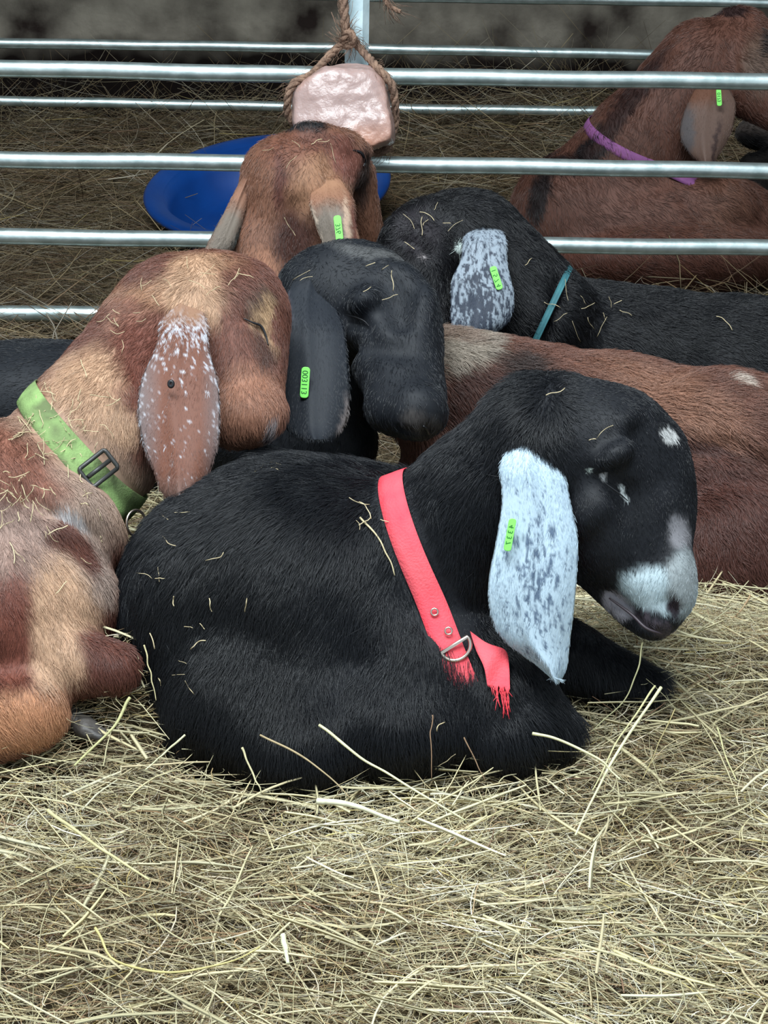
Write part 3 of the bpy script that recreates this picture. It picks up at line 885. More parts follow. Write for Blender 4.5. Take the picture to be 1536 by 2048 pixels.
e2 = ear(g2, [(335, 590), (322, 640), (313, 690), (285, 755), (276, 820), (288, 890), (308, 940), (324, 985), (352, 1003)], [(402, 590), (414, 640), (418, 700), (434, 755), (440, 820), (436, 880), (420, 940), (404, 985), (384, 1004)],
         (2.115, 2.07, 2.04, 2.01, 1.985, 1.965, 1.955), earcol2, 13000, thick=.008, bulge=.013, label='brown ear frosted with white flecks', attach=b2, nu=40, nv=100)
d0 = 2.05; t = np.linspace(0, 2 * math.pi, 15)[:-1]
ev, ef = tube(c2w(np.array([cm(342 + 4 * math.cos(a), 768 + 5.5 * math.sin(a), 2.003) for a in t])), .0022, 8, closed=True); new_mesh('tag_hole', ev, ef, M_EYE, e2)
rb2, rv2 = ring_band('collar', b2, g2, cm(172, 905, 2.085), (0.73, 0.68, 0.0), 0.034, 0.0025, noise_mat('green_webbing', S(138, 168, 104), S(98, 110, 74), 16, 0.8, 0.25, 400, spec=.2, lo=.42, hi=.62), maxr=.22)
rb2['label'] = 'grubby lime green webbing collar'
def slab_frame(name, c2, L, W, ang, d, t, r, material, root):
    a = math.radians(ang); u = np.array([math.cos(a), math.sin(a)]); w = np.array([-u[1], u[0]]); pts = []
    for sx, sy in ((1, 1), (-1, 1), (-1, -1), (1, -1)):
        for k in range(4):
            an = math.radians({(1, 1): 0, (-1, 1): 90, (-1, -1): 180, (1, -1): 270}[(sx, sy)] + k * 30)
            p = np.array(c2) + u * (sx * (L / 2 - r) + r * math.cos(an)) + w * (sy * (W / 2 - r) + r * math.sin(an)); pts.append(p)
    v, f = tube(c2w(np.array([cm(p[0], p[1], d(p[0], p[1])) for p in pts])), t, 8, closed=True)
    return new_mesh(name, v, f, material, root)
def db(x, y):
    return 0.5 * band_depth(rv2, x, y, 30) + 0.5 * band_depth(rv2, 197, 936, 20) - .004

M_DK = mat('black_buckle_plastic', S(44, 44, 42), .45)
bk = slab_frame('buckle', (197, 937), 46, 66, 52, db, .0028, 6, M_DK, rb2); bk['label'] = 'black plastic slide buckle'
v, f = tube(c2w(np.array([cm(176, 954, db(176, 954)), cm(219, 921, db(219, 921))])), .0028, 8); new_mesh('buckle_bar', v, f, M_DK, bk)
t = np.linspace(0, 2 * math.pi, 25)[:-1]
v, f = tube(c2w(np.array([cm(272 + 19 * math.cos(a), 1046 + 26 * math.sin(a), 2.0 + .012 * math.cos(a)) for a in t])), .0016, 8, closed=True); new_mesh('ring', v, f, M_RING, rb2)
line_part('eyelid', b2, g2, [(486, 636), (505, 645), (522, 652), (532, 672), (536, 690)], .0015, M_EYE, -.0005)
# tucked hooves under the chest
for (hx, hy, hd, an) in ((140, 1432, 1.87, 20), (172, 1456, 1.855, 5)):
    hb = Body(.012); hb.C(hx - 45, hy - 25, hd + .03, 24, hx, hy, hd, 22).C(hx, hy, hd, 20, hx + 34, hy + 10, hd - .01, 12)
    hb.C(hx, hy + 6, hd - .012, 16, hx + 30, hy + 20, hd - .02, 10, k=.004)
    hv, hf = hb.mesh(.003); new_mesh('hoof', c2w(hv), hf, M_HOOF, g2)

# --- black goat whose head rests on the front goat's back
b3 = Body(0.025)
(b3.E(700, 608, 2.38, 142, 128, .085).E(640, 590, 2.40, 84, 78, .07).C(768, 640, 2.34, 104, 815, 785, 2.24, 78, k=.03)
 .E(832, 822, 2.19, 62, 60, .042, 0, .02).E(785, 815, 2.22, 55, 52, .04, 0, .02).E(838, 690, 2.28, 38, 120, .045, -8, .03)
 .E(730, 600, 2.27, 36, 26, .028, 20, .02).E(800, 590, 2.31, 40, 60, .03, 0, .03)
 .C(640, 650, 2.44, 98, 420, 800, 2.6, 120).C(420, 800, 2.6, 120, 200, 850, 2.75, 140).E(80, 815, 2.8, 330, 135, .17).E(210, 925, 2.66, 210, 95, .12).C(640, 720, 2.50, 90, 650, 880, 2.54, 105).C(420, 860, 2.60, 110, 640, 900, 2.54, 90))
b3.X(680, 632, 735, 655, 6, k=.015).X(705, 690, 735, 840, 8, depth=.0, k=.03).X(800, 858, 850, 866, 4, k=.008).X(852, 852, 862, 866, 6, k=.006).X(740, 690, 800, 700, 9, depth=-.003, k=.03).X(780, 560, 800, 640, 9, depth=-.003, k=.03)
def col3(q):
    return paint(q, S(22, 25, 31), [(730, 500, 70, 14, 10, S(74, 74, 74), .9), (845, 850, 34, 22, 0, S(66, 62, 60), .9), (860, 866, 10, 12, 0, S(24, 22, 26), .6)], 3, 9)
fl3 = [(700, 520, .3, -.4), (640, 560, -.5, .6), (700, 640, .2, 1), (780, 600, .3, 1), (800, 700, .1, 1), (850, 800, .1, 1), (300, 800, -1, .3), (50, 760, -1, .2)]
g3 = goat('black goat with its chin resting on the red-collared goat', b3, col3, fl3, 42000, h=.006, length=.008, rad=.00028, mess=.2)
e3 = ear(g3, [(590, 520), (568, 590), (556, 660), (554, 730), (558, 800), (570, 855), (604, 880)], [(672, 545), (676, 610), (690, 665), (697, 730), (699, 800), (690, 850), (664, 880)],
         (2.31, 2.28, 2.255, 2.23, 2.21, 2.195, 2.18), lambda q: paint(q, S(30, 34, 41), [(690, 830, 10, 40, 8, S(110, 100, 98), .9), (572, 600, 10, 40, 0, S(58, 56, 64), .8)], 4, 6), 9000, thick=.008, bulge=.012, label='dark ear with a green bar tag', attach=b3, topcol=col3)
ear_tag(e3, 612, 734, 608, 796, 17, 2.203, '003113')
line_part('eyelid', b3, g3, [(690, 630), (710, 634), (728, 642), (738, 652)], .0013, M_EYE, -.0012)
new_mesh('nostril', *tube(c2w(surf_path(b3, [(846, 852), (853, 858), (858, 868)], .0006, 8)), .0016, 8), M_EYE, g3)

# --- brown goat with head raised under the salt lick
b4 = Body(0.025)
(b4.E(592, 372, 2.88, 112, 104, .08).E(560, 340, 2.89, 60, 50, .05).E(690, 320, 2.92, 46, 62, .05, 0, .03).E(622, 272, 2.86, 42, 28, .03, 0, .015).E(662, 285, 2.87, 40, 30, .03, 0, .02)
 .C(580, 440, 2.9, 102, 570, 640, 2.92, 112).C(706, 350, 2.98, 44, 738, 470, 3.02, 30).E(640, 440, 2.88, 60, 90, .05, 0, .03).E(560, 740, 2.98, 190, 150, .17)
 .C(505, 480, 2.86, 40, 520, 600, 2.86, 60, k=.03).E(718, 300, 2.9, 22, 18, .02, 0, .015))
b4.X(595, 420, 612, 560, 14, depth=-.004, k=.04).X(660, 330, 690, 420, 7, k=.03)
def col4(q):
    return paint(q, S(118, 76, 54), [(600, 300, 80, 40, 0, S(112, 66, 46), .8), (608, 254, 42, 14, 5, S(26, 24, 26), .5), (590, 470, 40, 70, 20, S(70, 38, 28), .8), (640, 370, 50, 60, 0, S(158, 112, 80), .9), (650, 285, 50, 20, 10, S(104, 60, 44), .7), (725, 350, 20, 60, 0, S(58, 40, 34), .8), (560, 360, 14, 60, 0, S(92, 50, 38), .8), (690, 320, 26, 40, 0, S(124, 72, 58), .8), (520, 560, 40, 60, 0, S(150, 98, 68), .9)], 5, 8)
fl4 = [(590, 280, -.1, -1), (560, 340, -.3, 1), (520, 400, -.2, 1), (640, 380, .3, 1), (600, 480, 0, 1), (560, 560, -.1, 1), (720, 400, .3, 1), (700, 300, .5, 1)]
g4 = goat('chestnut goat seen from behind, head raised beneath the salt lick', b4, col4, fl4, 26000, h=.0075, length=.011, rad=.00034)
ear(g4, [(492, 330), (468, 385), (448, 425), (424, 470), (406, 505)], [(520, 350), (494, 410), (482, 455), (468, 495), (440, 525)], (2.85, 2.83, 2.82, 2.8, 2.79), lambda q: paint(q, S(140, 96, 72), [(450, 470, 30, 60, 25, S(112, 100, 88), .9), (478, 480, 8, 50, 20, S(48, 50, 46), .7)], 6, 5), 5000, thick=.01, bulge=.01, nv=60, attach=b4, topcol=col4)
e4 = ear(g4, [(618, 360), (618, 400), (628, 440), (642, 480), (652, 530)], [(690, 350), (706, 400), (712, 440), (720, 485), (722, 530)], (2.79, 2.775, 2.765, 2.76, 2.755), lambda q: paint(q, S(140, 96, 72), [(660, 460, 40, 50, 0, S(114, 102, 90), .9), (704, 450, 5, 60, -4, S(98, 56, 44), .9), (690, 440, 4, 60, -4, S(172, 142, 118), .9), (632, 450, 5, 40, -10, S(176, 156, 136), .9)], 7, 5), 6000, thick=.008, bulge=.012, nv=60, attach=b4, topcol=col4)
ear_tag(e4, 674, 431, 680, 484, 15, 2.752, '376')
line_part('eyelid', b4, g4, [(706, 300), (722, 306), (730, 322), (726, 334)], .003, M_EYE, .001)

# --- black goat with the teal band and grey ear
b5 = Body(0.028)
(b5.E(905, 488, 2.87, 112, 102, .085).E(838, 500, 2.84, 76, 92, .065).C(830, 530, 2.83, 74, 858, 640, 2.80, 52).C(950, 492, 2.88, 106, 1085, 640, 2.88, 112)
 .C(1150, 705, 2.97, 148, 1480, 765, 2.99, 166).C(1480, 765, 2.99, 166, 1700, 780, 2.99, 170).E(860, 440, 2.83, 40, 34, .03, 0, .02).E(800, 470, 2.81, 30, 40, .03, 0, .02))
b5.X(810, 478, 850, 500, 7, k=.02).X(1118, 560, 1075, 700, 7, k=.03)
def col5(q):
    return paint(q, S(15, 15, 19), [(910, 495, 7, 9, 0, S(190, 205, 200), .5), (840, 470, 45, 50, 0, S(34, 29, 34), .9), (848, 515, 5, 5, 0, S(150, 140, 140), .6)], 8, 8)
fl5 = [(840, 430, -.4, -.7), (820, 500, -.5, .8), (900, 400, .9, .1), (960, 450, .6, .8), (1060, 600, .6, .8), (1200, 600, 1, .15), (1400, 650, 1, .2), (860, 620, 0, 1), (1250, 700, .6, .8)]
g5 = goat('black goat with a teal neckband and frosted grey ear', b5, col5, fl5, 52000, h=.007, length=.015, rad=.00034, mess=.5)
def earcol5(q):
    X, Y = px_of(q); p = q * np.array([1, .5, 1]); n = fbm(p, 300, 71, 2)
    dens = .08 + .24 * np.exp(-(((X - 958) / 34) ** 2 + ((Y - 610) / 70) ** 2)) + .1 * np.clip((Y - 560) / 60, 0, 1)
    w = np.clip((n - (0.66 - dens)) / .06, 0, 1)[:, None]
    c = S(140, 150, 160) * (1 - w) + S(54, 60, 72) * w
    top = np.clip((462 - Y + 14 * (fbm(q, 60, 3, 2) - .5)) / 8, 0, 1)[:, None]
    return c * (1 - top) + BLK2 * top
e5 = ear(g5, [(945, 445), (928, 475), (921, 520), (903, 560), (901, 610), (903, 650), (925, 672)], [(996, 445), (1012, 475), (1014, 520), (1024, 565), (1029, 600), (1018, 640), (985, 672)], (2.775, 2.755, 2.74, 2.73, 2.725, 2.72, 2.72), earcol5, 9000, thick=.008, bulge=.014, rad=.00028, label='frosted grey ear', attach=b5, nu=40, nv=90)
ear_tag(e5, 985, 533, 1000, 579, 14, 2.722, '1 5 7 4')
rb5, _v = ring_band('neckband', b5, g5, cm(1092, 640, 2.9), (0.89, -0.42, -.05), .011, .001, noise_mat('teal_band', S(52, 116, 122), S(40, 88, 96), 20, .7, .1, 300), maxr=.2, gap=.0008)
rb5['label'] = 'thin teal neckband'

# --- brown back of the goat lying behind the front goat's head
b7 = Body(0.03)
(b7.C(900, 790, 2.47, 130, 1230, 858, 2.46, 140).C(1230, 858, 2.46, 140, 1470, 925, 2.42, 168).C(1470, 925, 2.42, 168, 1700, 960, 2.42, 170)
 .E(1000, 960, 2.48, 200, 160, .13).E(1260, 1000, 2.42, 220, 170, .13).E(1480, 1090, 2.34, 165, 150, .085, 0, .012).E(1380, 830, 2.38, 110, 60, .05, 25, .04))
b7.X(1350, 905, 1450, 890, 8, k=.03).X(1450, 890, 1540, 930, 8, k=.03)
def col7(q):
    return paint(q, S(112, 70, 54), [(925, 700, 68, 52, -20, S(150, 136, 120), .5), (905, 668, 60, 14, 10, S(128, 106, 90), .6), (960, 800, 110, 60, -15, S(74, 40, 30), .6), (1040, 730, 60, 26, 20, S(58, 40, 34), .9), (1468, 762, 26, 12, 0, S(200, 182, 166), .7), (1440, 1080, 150, 180, 0, S(88, 50, 40), .5), (1330, 800, 160, 50, 25, S(146, 100, 76), 1), (1380, 890, 100, 14, 10, S(76, 44, 36), .9)], 9, 13)  # pale top back and dark fold line: highlight and shade painted in
fl7 = [(900, 680, .8, .5), (1000, 720, 1, .4), (1150, 740, 1, .4), (1300, 800, .9, .6), (1400, 850, 1, .5), (1500, 800, .9, .1), (1450, 1050, .1, 1), (1480, 950, .6, .8), (950, 800, .3, 1)]
g7 = goat('reddish brown goat lying with a cream patch, behind the red-collared goat', b7, col7, fl7, 70000, h=.0065, length=.017, rad=.0003, mess=.5, lift=.35)

# --- brown goat with the purple collar behind the hurdle
b6 = Body(0.03)
(b6.E(1300, 462, 3.88, 285, 128, .17).E(1350, 520, 3.78, 250, 66, .12).E(1135, 425, 3.85, 112, 115, .12).E(1435, 415, 3.77, 82, 64, .06, 0, .02).C(1405, 128, 3.8, 88, 1275, 300, 3.84, 106).C(1275, 300, 3.84, 106, 1190, 400, 3.88, 120)
 .E(1478, 62, 3.79, 60, 50, .05, 0, .02).E(1490, 130, 3.77, 88, 88, .065).C(1510, 160, 3.76, 76, 1640, 260, 3.7, 45))
b6.X(1460, 95, 1470, 150, 6, k=.02).X(1365, 400, 1400, 440, 6, k=.02)
def col6(q):
    return paint(q, S(98, 60, 46), [(1462, 22, 32, 16, 0, S(50, 32, 30), .6), (1190, 290, 24, 60, 35, S(28, 22, 24), .5), (1260, 200, 20, 130, 36, S(54, 32, 28), .6), (1120, 330, 46, 22, -10, S(34, 24, 24), .6), (1080, 390, 20, 60, 15, S(34, 24, 24), .6), (1440, 400, 60, 60, 0, S(112, 72, 54), .8), (1525, 130, 40, 60, 0, S(96, 72, 58), .9), (1250, 520, 200, 50, 0, S(100, 58, 44), .9), (1300, 400, 120, 40, 0, S(112, 72, 58), .9), (1528, 90, 10, 30, 0, S(40, 30, 28), .7)], 10, 7)
fl6 = [(1400, 60, -.8, .4), (1300, 200, -.3, 1), (1350, 250, -.2, 1), (1200, 400, .6, .8), (1300, 450, 1, .4), (1450, 420, .9, .6), (1500, 100, .9, .5), (1100, 400, .2, 1)]
g6 = goat('rust brown goat with purple collar and raised head behind the hurdle', b6, col6, fl6, 38000, h=.009, length=.016, rad=.0004, mess=.5, bands=[(cm(1285, 285, 3.86), (.40, .92, -.55), .026)], ymax=338)
e6 = ear(g6, [(1398, 130), (1386, 180), (1366, 230), (1360, 270), (1374, 300), (1398, 325)], [(1452, 130), (1462, 180), (1472, 210), (1466, 255), (1450, 290), (1428, 328)], (3.705, 3.69, 3.68, 3.67, 3.665, 3.66), lambda q: paint(q, S(108, 82, 70), [(1400, 160, 50, 50, 0, S(112, 72, 52), .7), (1376, 260, 14, 50, 0, S(84, 76, 76), .9), (1430, 290, 5, 50, 10, S(70, 50, 46), .9)], 11, 4), 5000, thick=.009, bulge=.014, rad=.0003, attach=b6, topcol=col6)
ear_tag(e6, 1437, 178, 1439, 212, 10, 3.655, '0173')
rb6, _v = ring_band('collar', b6, g6, cm(1285, 285, 3.86), (0.40, 0.92, -.55), .024, .002, noise_mat('purple_webbing', S(142, 84, 136), S(116, 66, 116), 20, .75, .1, 300), maxr=.25, gap=.001)
rb6['label'] = 'purple webbing collar'

# --- part of another goat at the frame's edge
b8 = Body(0.03)
b8.E(1585, 390, 4.15, 110, 105, .15).E(1560, 260, 4.2, 90, 40, .06, 5).C(1500, 330, 4.1, 22, 1500, 420, 4.05, 18).C(1540, 320, 4.1, 20, 1560, 420, 4.05, 18)
g8 = goat('dull grey-brown goat mostly hidden past the purple-collared goat', b8, lambda q: paint(q, S(84, 76, 72), [(1540, 260, 60, 20, 5, S(96, 82, 74), .8), (1500, 290, 40, 30, 0, S(40, 36, 38), .8)], 12, 8), [(1540, 260, 1, .1), (1540, 400, .1, 1)], 8000, h=.01, length=.012, rad=.0004)


# ------------------------------------------------------------------ hay
PAL = np.array([S(216, 203, 168), S(200, 180, 138), S(234, 224, 200), S(168, 152, 116), S(134, 120, 90), S(186, 156, 120), S(140, 110, 88), S(178, 172, 156), S(92, 78, 62), S(208, 188, 122)])


def strands(n, x, y, z, yaw, length, width, curl, tiltv, colors, seg=6, flat=0.45, kink=.10):
    """thin bent stems as 3-sided tubes; returns verts, faces, colours"""
    t = np.linspace(-0.5, 0.5, seg)
    th = yaw[:, None] + curl[:, None] * t[None] * 2 + RNG.normal(0, kink, (n, seg)).cumsum(1)
    step = length[:, None] / (seg - 1)
    X = np.cumsum(np.cos(th) * step, 1); Y = np.cumsum(np.sin(th) * step, 1)
    tl = tiltv[:, None] + RNG.normal(0, .10, (n, seg)).cumsum(1) * .6
    Z = np.cumsum(np.sin(tl) * step, 1)
    X = X - X.mean(1, keepdims=True) + x[:, None]; Y = Y - Y.mean(1, keepdims=True) + y[:, None]; Z = Z - Z.mean(1, keepdims=True) + z[:, None]
    c = np.stack([X, Y, Z], -1)
    g = np.gradient(c, axis=1); g /= np.linalg.norm(g, axis=-1, keepdims=True) + 1e-9
    side = np.cross(g, np.array([0, 0, 1.0])); side /= np.linalg.norm(side, axis=-1, keepdims=True) + 1e-9
    up = np.cross(side, g)
    roll = RNG.uniform(0, math.pi, n)[:, None, None]
    s2 = side * np.cos(roll) + up * np.sin(roll); u2 = -side * np.sin(roll) + up * np.cos(roll)
    wd = width[:, None] * (1 - 0.45 * np.abs(np.linspace(-0.6, 1, seg))[None] ** 2)
    ring = []
    for k, a in enumerate((90, 210, 330)):
        a = math.radians(a)
        ring.append(c + s2 * (math.cos(a) * wd * .5)[..., None] + u2 * (math.sin(a) * wd * .5 * flat)[..., None])
    v = np.stack(ring, 2)                                    # n, seg, 3, 3
    idx = np.arange(n * seg * 3).reshape(n, seg, 3)
    f = []
    for k in range(3):
        k2 = (k + 1) % 3
        f.append(np.stack([idx[:, :-1, k], idx[:, :-1, k2], idx[:, 1:, k2], idx[:, 1:, k]], -1).reshape(-1, 4))
    col = np.repeat(colors[:, None], seg * 3, 1).reshape(-1, 3)
    return v.reshape(-1, 3), np.vstack(f), col


def hay_field(name, n, xr, yr, depth, lw, ww, parent=None, seed=1, spread=0.55, dark=1.0, browner=0.0, filt=None, bright=0.0, tilt=.14, sep_obj=True, kink=.10, curl=.5):
    x = RNG.uniform(*xr, n); y = yr[0] + (yr[1] - yr[0]) * RNG.random(n) ** 1.0
    if yr[0] > 2.4: filt = lambda x, y: (x - bc[0]) ** 2 + (y - bc[1]) ** 2 > .30 ** 2
    if filt is not None:
        m = filt(x, y); x, y = x[m], y[m]; n = len(x)
    lay = RNG.random(n)
    z = bed_h(x, y) + depth * lay - (0.022 if yr[0] < 2 else .006)
    q = np.stack([x, y, x * 0], -1)
    pt = fbm(q, 6, 77, 2)[:, None]
    base = (fbm(q, 3.2, seed, 2) - .5) * 2.6 + (RNG.random(n) < .25) * math.pi * .5
    yaw = base + RNG.normal(0, spread, n)
    L = RNG.uniform(lw[0], lw[1], n) * RNG.random(n) ** .5 + lw[0]; W = ww[0] + (ww[1] - ww[0]) * RNG.random(n) ** 3.0
    ci = RNG.choice(len(PAL), n, p=[.17, .17, .08, .15, .12, .09, .06, .08, .05, .03])
    col = PAL[ci] * RNG.uniform(.75, 1.15, (n, 1)) * dark
    col = col * (1 + (pt - .5) * np.array([.9, 1.1, 1.3]))
    if bright: col = col * (1 - bright) + S(222, 214, 172) * bright * RNG.uniform(.7, 1.1, (n, 1))
    if browner: col = col * (1 - browner) + S(104, 82, 62) * browner
    v, f, c = strands(n, x, y, z, yaw, L, W, RNG.normal(0, curl, n), RNG.normal(0, tilt, n), col, kink=kink)
    if not sep_obj: return v, f, c
    o = new_mesh(name, v, f, M_HAY, parent, cols=c, world_space=True, smooth=True)
    return o


fine = hay_field('hay', 38000, (-0.72, 0.72), (1.12, 2.45), 0.055, (.02, .09), (.0006, .0026), sep_obj=False)
longs = hay_field('hay', 7500, (-0.72, 0.72), (1.12, 2.35), 0.072, (.03, .15), (.0013, .0050), seed=1, spread=.45, bright=.55, curl=.2, kink=.035, tilt=.10, sep_obj=False)
wide = hay_field('hay', 900, (-0.72, 0.72), (1.12, 2.3), 0.078, (.03, .13), (.0034, .0062), seed=9, spread=.6, bright=.6, curl=.08, kink=.02, tilt=.14, sep_obj=False)
edge = hay_field('hay', 2600, (-0.72, 0.72), (1.70, 2.12), 0.075, (.02, .09), (.0006, .0022), seed=8, spread=1.3, bright=.4, curl=.3, kink=.08, tilt=.75, sep_obj=False)
fly = hay_field('hay', 9000, (-0.72, 0.72), (1.12, 2.38), 0.076, (.015, .07), (.0006, .0016), seed=4, spread=.9, bright=.75, tilt=.35, kink=.22, sep_obj=False)
bits = hay_field('hay', 42000, (-0.72, 0.72), (1.12, 2.4), 0.066, (.008, .035), (.0005, .0018), seed=2, spread=1.1, tilt=.4, kink=.25, sep_obj=False)
up_ = hay_field('hay', 1500, (-0.72, 0.72), (1.12, 2.35), 0.05, (.03, .10), (.0008, .0024), seed=3, spread=1.2, tilt=.55, sep_obj=False)


def merge(fields, name, label):
    vs = []; fs = []; cs = []; base = 0
    for v, f, c in fields: vs.append(v); fs.append(f + base); cs.append(c); base += len(v)
    o = new_mesh(name, np.vstack(vs), np.vstack(fs), M_HAY, cols=np.vstack(cs)); tag(o, label, 'hay', kind='stuff'); return o


merge([fine, longs, wide, edge, bits, fly, up_], 'hay', 'loose pale hay bedding spread in front of the goats')
# hay behind the hurdle; shed shade put into its darker, browner colour
dim_hay = hay_field('hay', 70000, (-1.75, 1.75), (2.45, WY - .3), 0.05, (.03, .14), (.0009, .0036), seed=5, spread=.9, dark=.52, browner=.5, sep_obj=False)
dim_hay2 = hay_field('hay', 6500, (-1.75, 1.75), (2.6, WY - .3), 0.085, (.08, .28), (.0016, .0042), seed=6, spread=1.1, dark=.64, browner=.4, tilt=.4, sep_obj=False)
dim_hay3 = hay_field('hay', 900, (-1.5, 1.5), (4.7, WY - .28), 0.16, (.12, .32), (.0012, .003), seed=7, spread=1.3, dark=.7, browner=.35, tilt=.8, sep_obj=False)
merge([dim_hay, dim_hay2, dim_hay3], 'hay', 'hay banked up under the hurdles, coloured dark brown for shade')


def stalk(px, label, w=.0026, col=None, group='single long hay stalks', lift=.0):
    """one long stalk: pixel path with distances"""
    p = np.array([P(*a) for a in px]); c = catmull(p, 14) if len(p) > 2 else np.linspace(p[0], p[-1], 8)
    n = len(c); t = np.linspace(0, 1, n)
    rs = np.random.default_rng(int(px[0][0] * 7 + px[0][1]))
    c = catmull(c[np.linspace(0, n - 1, 8).astype(int)] + rs.normal(0, .0005, (8, 3)) * (np.linspace(0, 1, 8) > .05)[:, None], 26); n = 26; t = np.linspace(0, 1, n)
    v, f = tube(c, w * .46 * (1 - .45 * t) * (1 + .06 * np.sin(t * 11 + rs.uniform(0, 6)) + rs.normal(0, .03, n)), 6)
    cc = np.tile((col if col is not None else PAL[0]) * .82, (len(v), 1)) * (0.85 + .3 * np.repeat(rs.random(n), 6))[:, None]
    o = new_mesh('hay_stalk', v, f, M_HAY, cols=cc); tag(o, label, 'hay stalk', group)


def ds(y):                                     # distance of the bed surface under a pixel row
    return H / (math.sin(PITCH) + (y - CY) / F * math.cos(PITCH)) - .05


PALE = S(226, 222, 176)
stalk([(638, 1450, 1.73), (760, 1540, 1.70), (930, 1640, 1.66)], 'long pale hay stalk slanting down across the front goat, the thickest there', .0036, PALE)
stalk([(520, 1470, 1.74), (600, 1510, 1.73), (660, 1555, 1.72), (700, 1595, 1.71)], 'curved tan hay stalk bending over the front goat\'s lower leg', .0026, S(176, 156, 120))
stalk([(484, 1495, 1.76), (505, 1545, 1.75), (524, 1585, 1.74)], 'short upright straw stalk before the black goat\'s hindquarters', .003, S(200, 190, 150))
stalk([(460, 1612, 1.71), (740, 1640, 1.62), (800, 1648, 1.61)][1:] and [(634, 1602, 1.67), (710, 1612, 1.66), (800, 1645, 1.64)], 'broad cream hay blade lying flat just under the front goat', .0075, S(226, 222, 190))
stalk([(865, 1430, 1.73), (862, 1480, 1.72), (864, 1560, 1.71)], 'thin vertical brown stalk near the red collar goat\'s elbow', .0016, S(140, 110, 84))
stalk([(928, 1475, 1.73), (950, 1520, 1.72), (970, 1560, 1.71)], 'thin dark stalk leaning left at the front goat\'s forelegs', .0018, S(134, 106, 80))
stalk([(1065, 1467, 1.73), (1120, 1480, 1.72), (1200, 1520, 1.71), (1240, 1560, 1.70)], 'pale stalk pointing left from the crossed straws by the foreleg', .0036, PALE)
stalk([(1322, 1375, 1.80), (1250, 1480, 1.75), (1200, 1570, 1.71), (1150, 1670, 1.66)], 'longest bright stalk leaning up below the black goat\'s muzzle', .0042, PALE)
stalk([(1310, 1372, 1.81), (1240, 1475, 1.76), (1185, 1580, 1.71)], 'second bright stalk leaning alongside the longest one', .0028, S(206, 200, 150))
stalk([(1350, 1418, 1.82), (1320, 1480, 1.78), (1285, 1560, 1.74)], 'beaded seed stalk rising beside the bright leaning stalks', .0018, S(170, 156, 110))
stalk([(1285, 1285, 1.82), (1272, 1350, 1.8), (1240, 1410, 1.78), (1185, 1460, 1.77)], 'olive hay stem arching down from the goat\'s chin', .0022, S(148, 144, 106))
stalk([(1434, 1455, 1.86), (1450, 1510, 1.83), (1472, 1560, 1.80)], 'arched pale blade in the hay, beneath the brown goat\'s thigh', .0026, S(206, 200, 150))
stalk([(1500, 1190, 2.10), (1480, 1225, 2.09), (1455, 1240, 2.08)], 'bent tan straw against the brown goat\'s thigh', .003, S(170, 140, 104))
stalk([(1265, 1232, 1.80 + .25), (1275, 1290, 2.04)], 'short orange-brown stub of straw near the muzzle', .005, S(160, 120, 80))
stalk([(565, 1870, 1.50), (572, 1900, 1.49), (576, 1928, 1.48)], 'short wide cream straw stub standing in the loose hay', .0065, S(230, 230, 190))
stalk([(95, 1620, 1.66), (190, 1690, 1.62), (300, 1760, 1.58)], 'straight yellow straw slanting through the hay below the spotted goat', .0045, S(206, 196, 146))
stalk([(190, 1855, 1.52), (230, 1920, 1.5), (330, 1945, 1.48), (440, 1930, 1.48), (520, 1895, 1.5)], 'long yellow stem curving in a wide bow', .003, S(206, 192, 128))
stalk([(260, 1395, 1.80), (220, 1460, 1.78), (150, 1530, 1.74)], 'thick greenish straw leaning against the spotted goat\'s tucked hoof', .0044, S(186, 182, 130))
stalk([(370, 1470, 1.76), (330, 1505, 1.75), (290, 1540, 1.73)], 'straight pale stalk propped on the black goat\'s haunch', .0028, S(214, 210, 170))
stalk([(720, 1035, 1.86), (760, 1080, 1.84), (790, 1150, 1.83)], 'forked straw caught behind the red collar', .0028, S(206, 190, 150))
stalk([(288, 1290, 1.84), (300, 1340, 1.83), (312, 1400, 1.82)], 'thin straw standing between the two front goats', .0022, S(196, 184, 140))


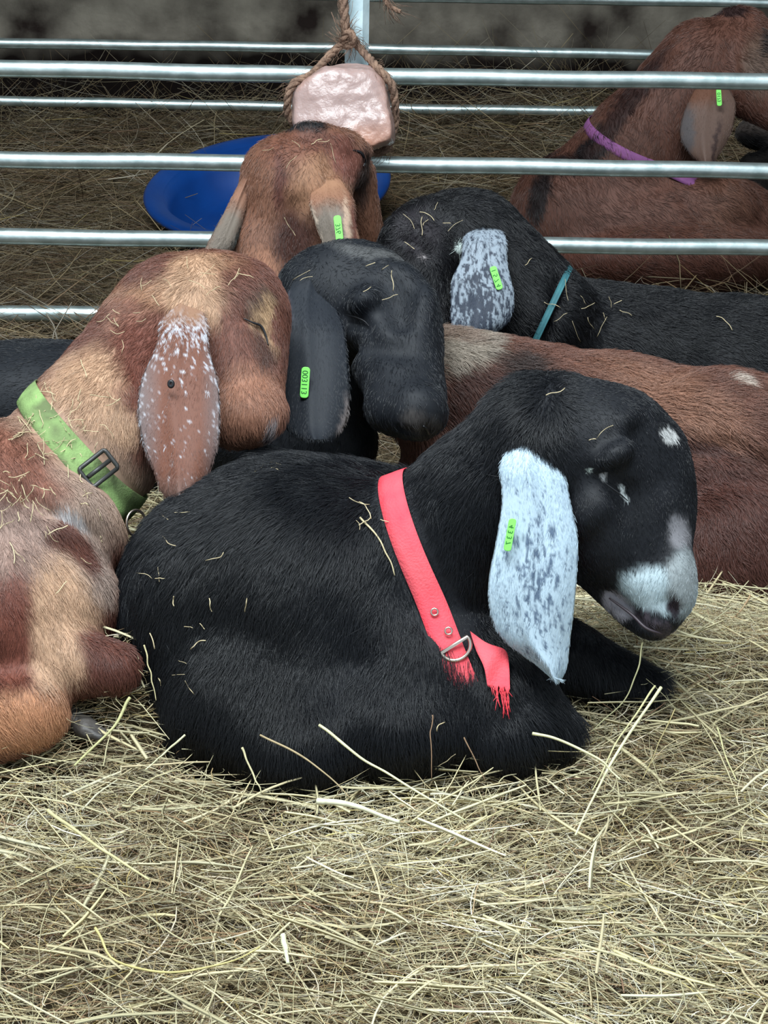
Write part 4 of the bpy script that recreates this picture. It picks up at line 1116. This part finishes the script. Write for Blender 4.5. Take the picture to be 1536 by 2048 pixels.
# wisps caught in the coats and along the collar
def wisps(root, body, spots, label):
    vs = []; fs = []; cs = []; base = 0
    for (x, y, n, r) in spots:
        for k in range(int(n * .65 + .5)):
            px, py = x + RNG.normal(0, r), y + RNG.normal(0, r)
            a = RNG.uniform(0, math.pi * 2); L = RNG.uniform(14, 46)
            pts = []; ok = True
            for j in range(5):
                d = body.surf(px, py)
                if d is None: ok = False; break
                pts.append(cm(px, py, d - .004 - .010 * RNG.random()))
                a += RNG.normal(0, .28); px += math.cos(a) * L / 4; py += math.sin(a) * L / 4
            if not ok or max(abs(pts[i][2] - pts[i + 1][2]) for i in range(4)) > .03: continue
            v, f = tube(c2w(catmull(np.array(pts), 9)), RNG.uniform(.0003, .00065), 4)
            vs.append(v); fs += [tuple(base + i for i in g) for g in f]; base += len(v)
            cs.append(np.tile(S(206, 188, 150) * RNG.uniform(.6, 1.1), (len(v), 1)))
    o = new_mesh('hay_wisps', np.vstack(vs), fs, M_HAY, cols=np.vstack(cs)); tag(o, label, 'hay', kind='stuff')


wisps(g2, b2, [(100, 850, 70, 38), (170, 850, 16, 40), (60, 800, 24, 24), (40, 1010, 40, 45), (60, 960, 10, 60), (460, 530, 10, 28), (240, 600, 14, 30), (90, 1080, 14, 50), (200, 700, 8, 60), (150, 1000, 10, 60), (300, 540, 8, 30), (380, 550, 3, 30)], 'dry hay wisps caught in the spotted goat\'s coat')
wisps(g1, b1, [(545, 930, 4, 14), (300, 1150, 8, 40), (380, 1300, 6, 40), (420, 1250, 3, 30), (730, 1020, 8, 16), (870, 1480, 3, 30), (1200, 860, 3, 18), (1080, 790, 2, 30), (1230, 830, 2, 30), (620, 1200, 3, 90), (330, 1040, 4, 20), (350, 1370, 5, 20)], 'few hay wisps stuck to the front black goat\'s coat')
wisps(g3, b3, [(760, 560, 5, 22), (700, 500, 3, 28), (800, 560, 3, 22), (590, 550, 3, 14)], 'hay wisps on the brow of the middle black goat')
wisps(g5, b5, [(860, 430, 9, 25), (830, 440, 5, 20), (1140, 610, 6, 16), (1240, 620, 6, 22), (1340, 570, 6, 22), (1430, 585, 8, 24), (1110, 540, 6, 30), (1180, 680, 4, 20)], 'hay wisps along the teal-banded goat\'s back')
wisps(g4, b4, [(580, 270, 4, 20), (640, 280, 4, 20), (560, 310, 3, 30), (600, 400, 5, 50)], 'hay wisps on the chestnut goat\'s poll')
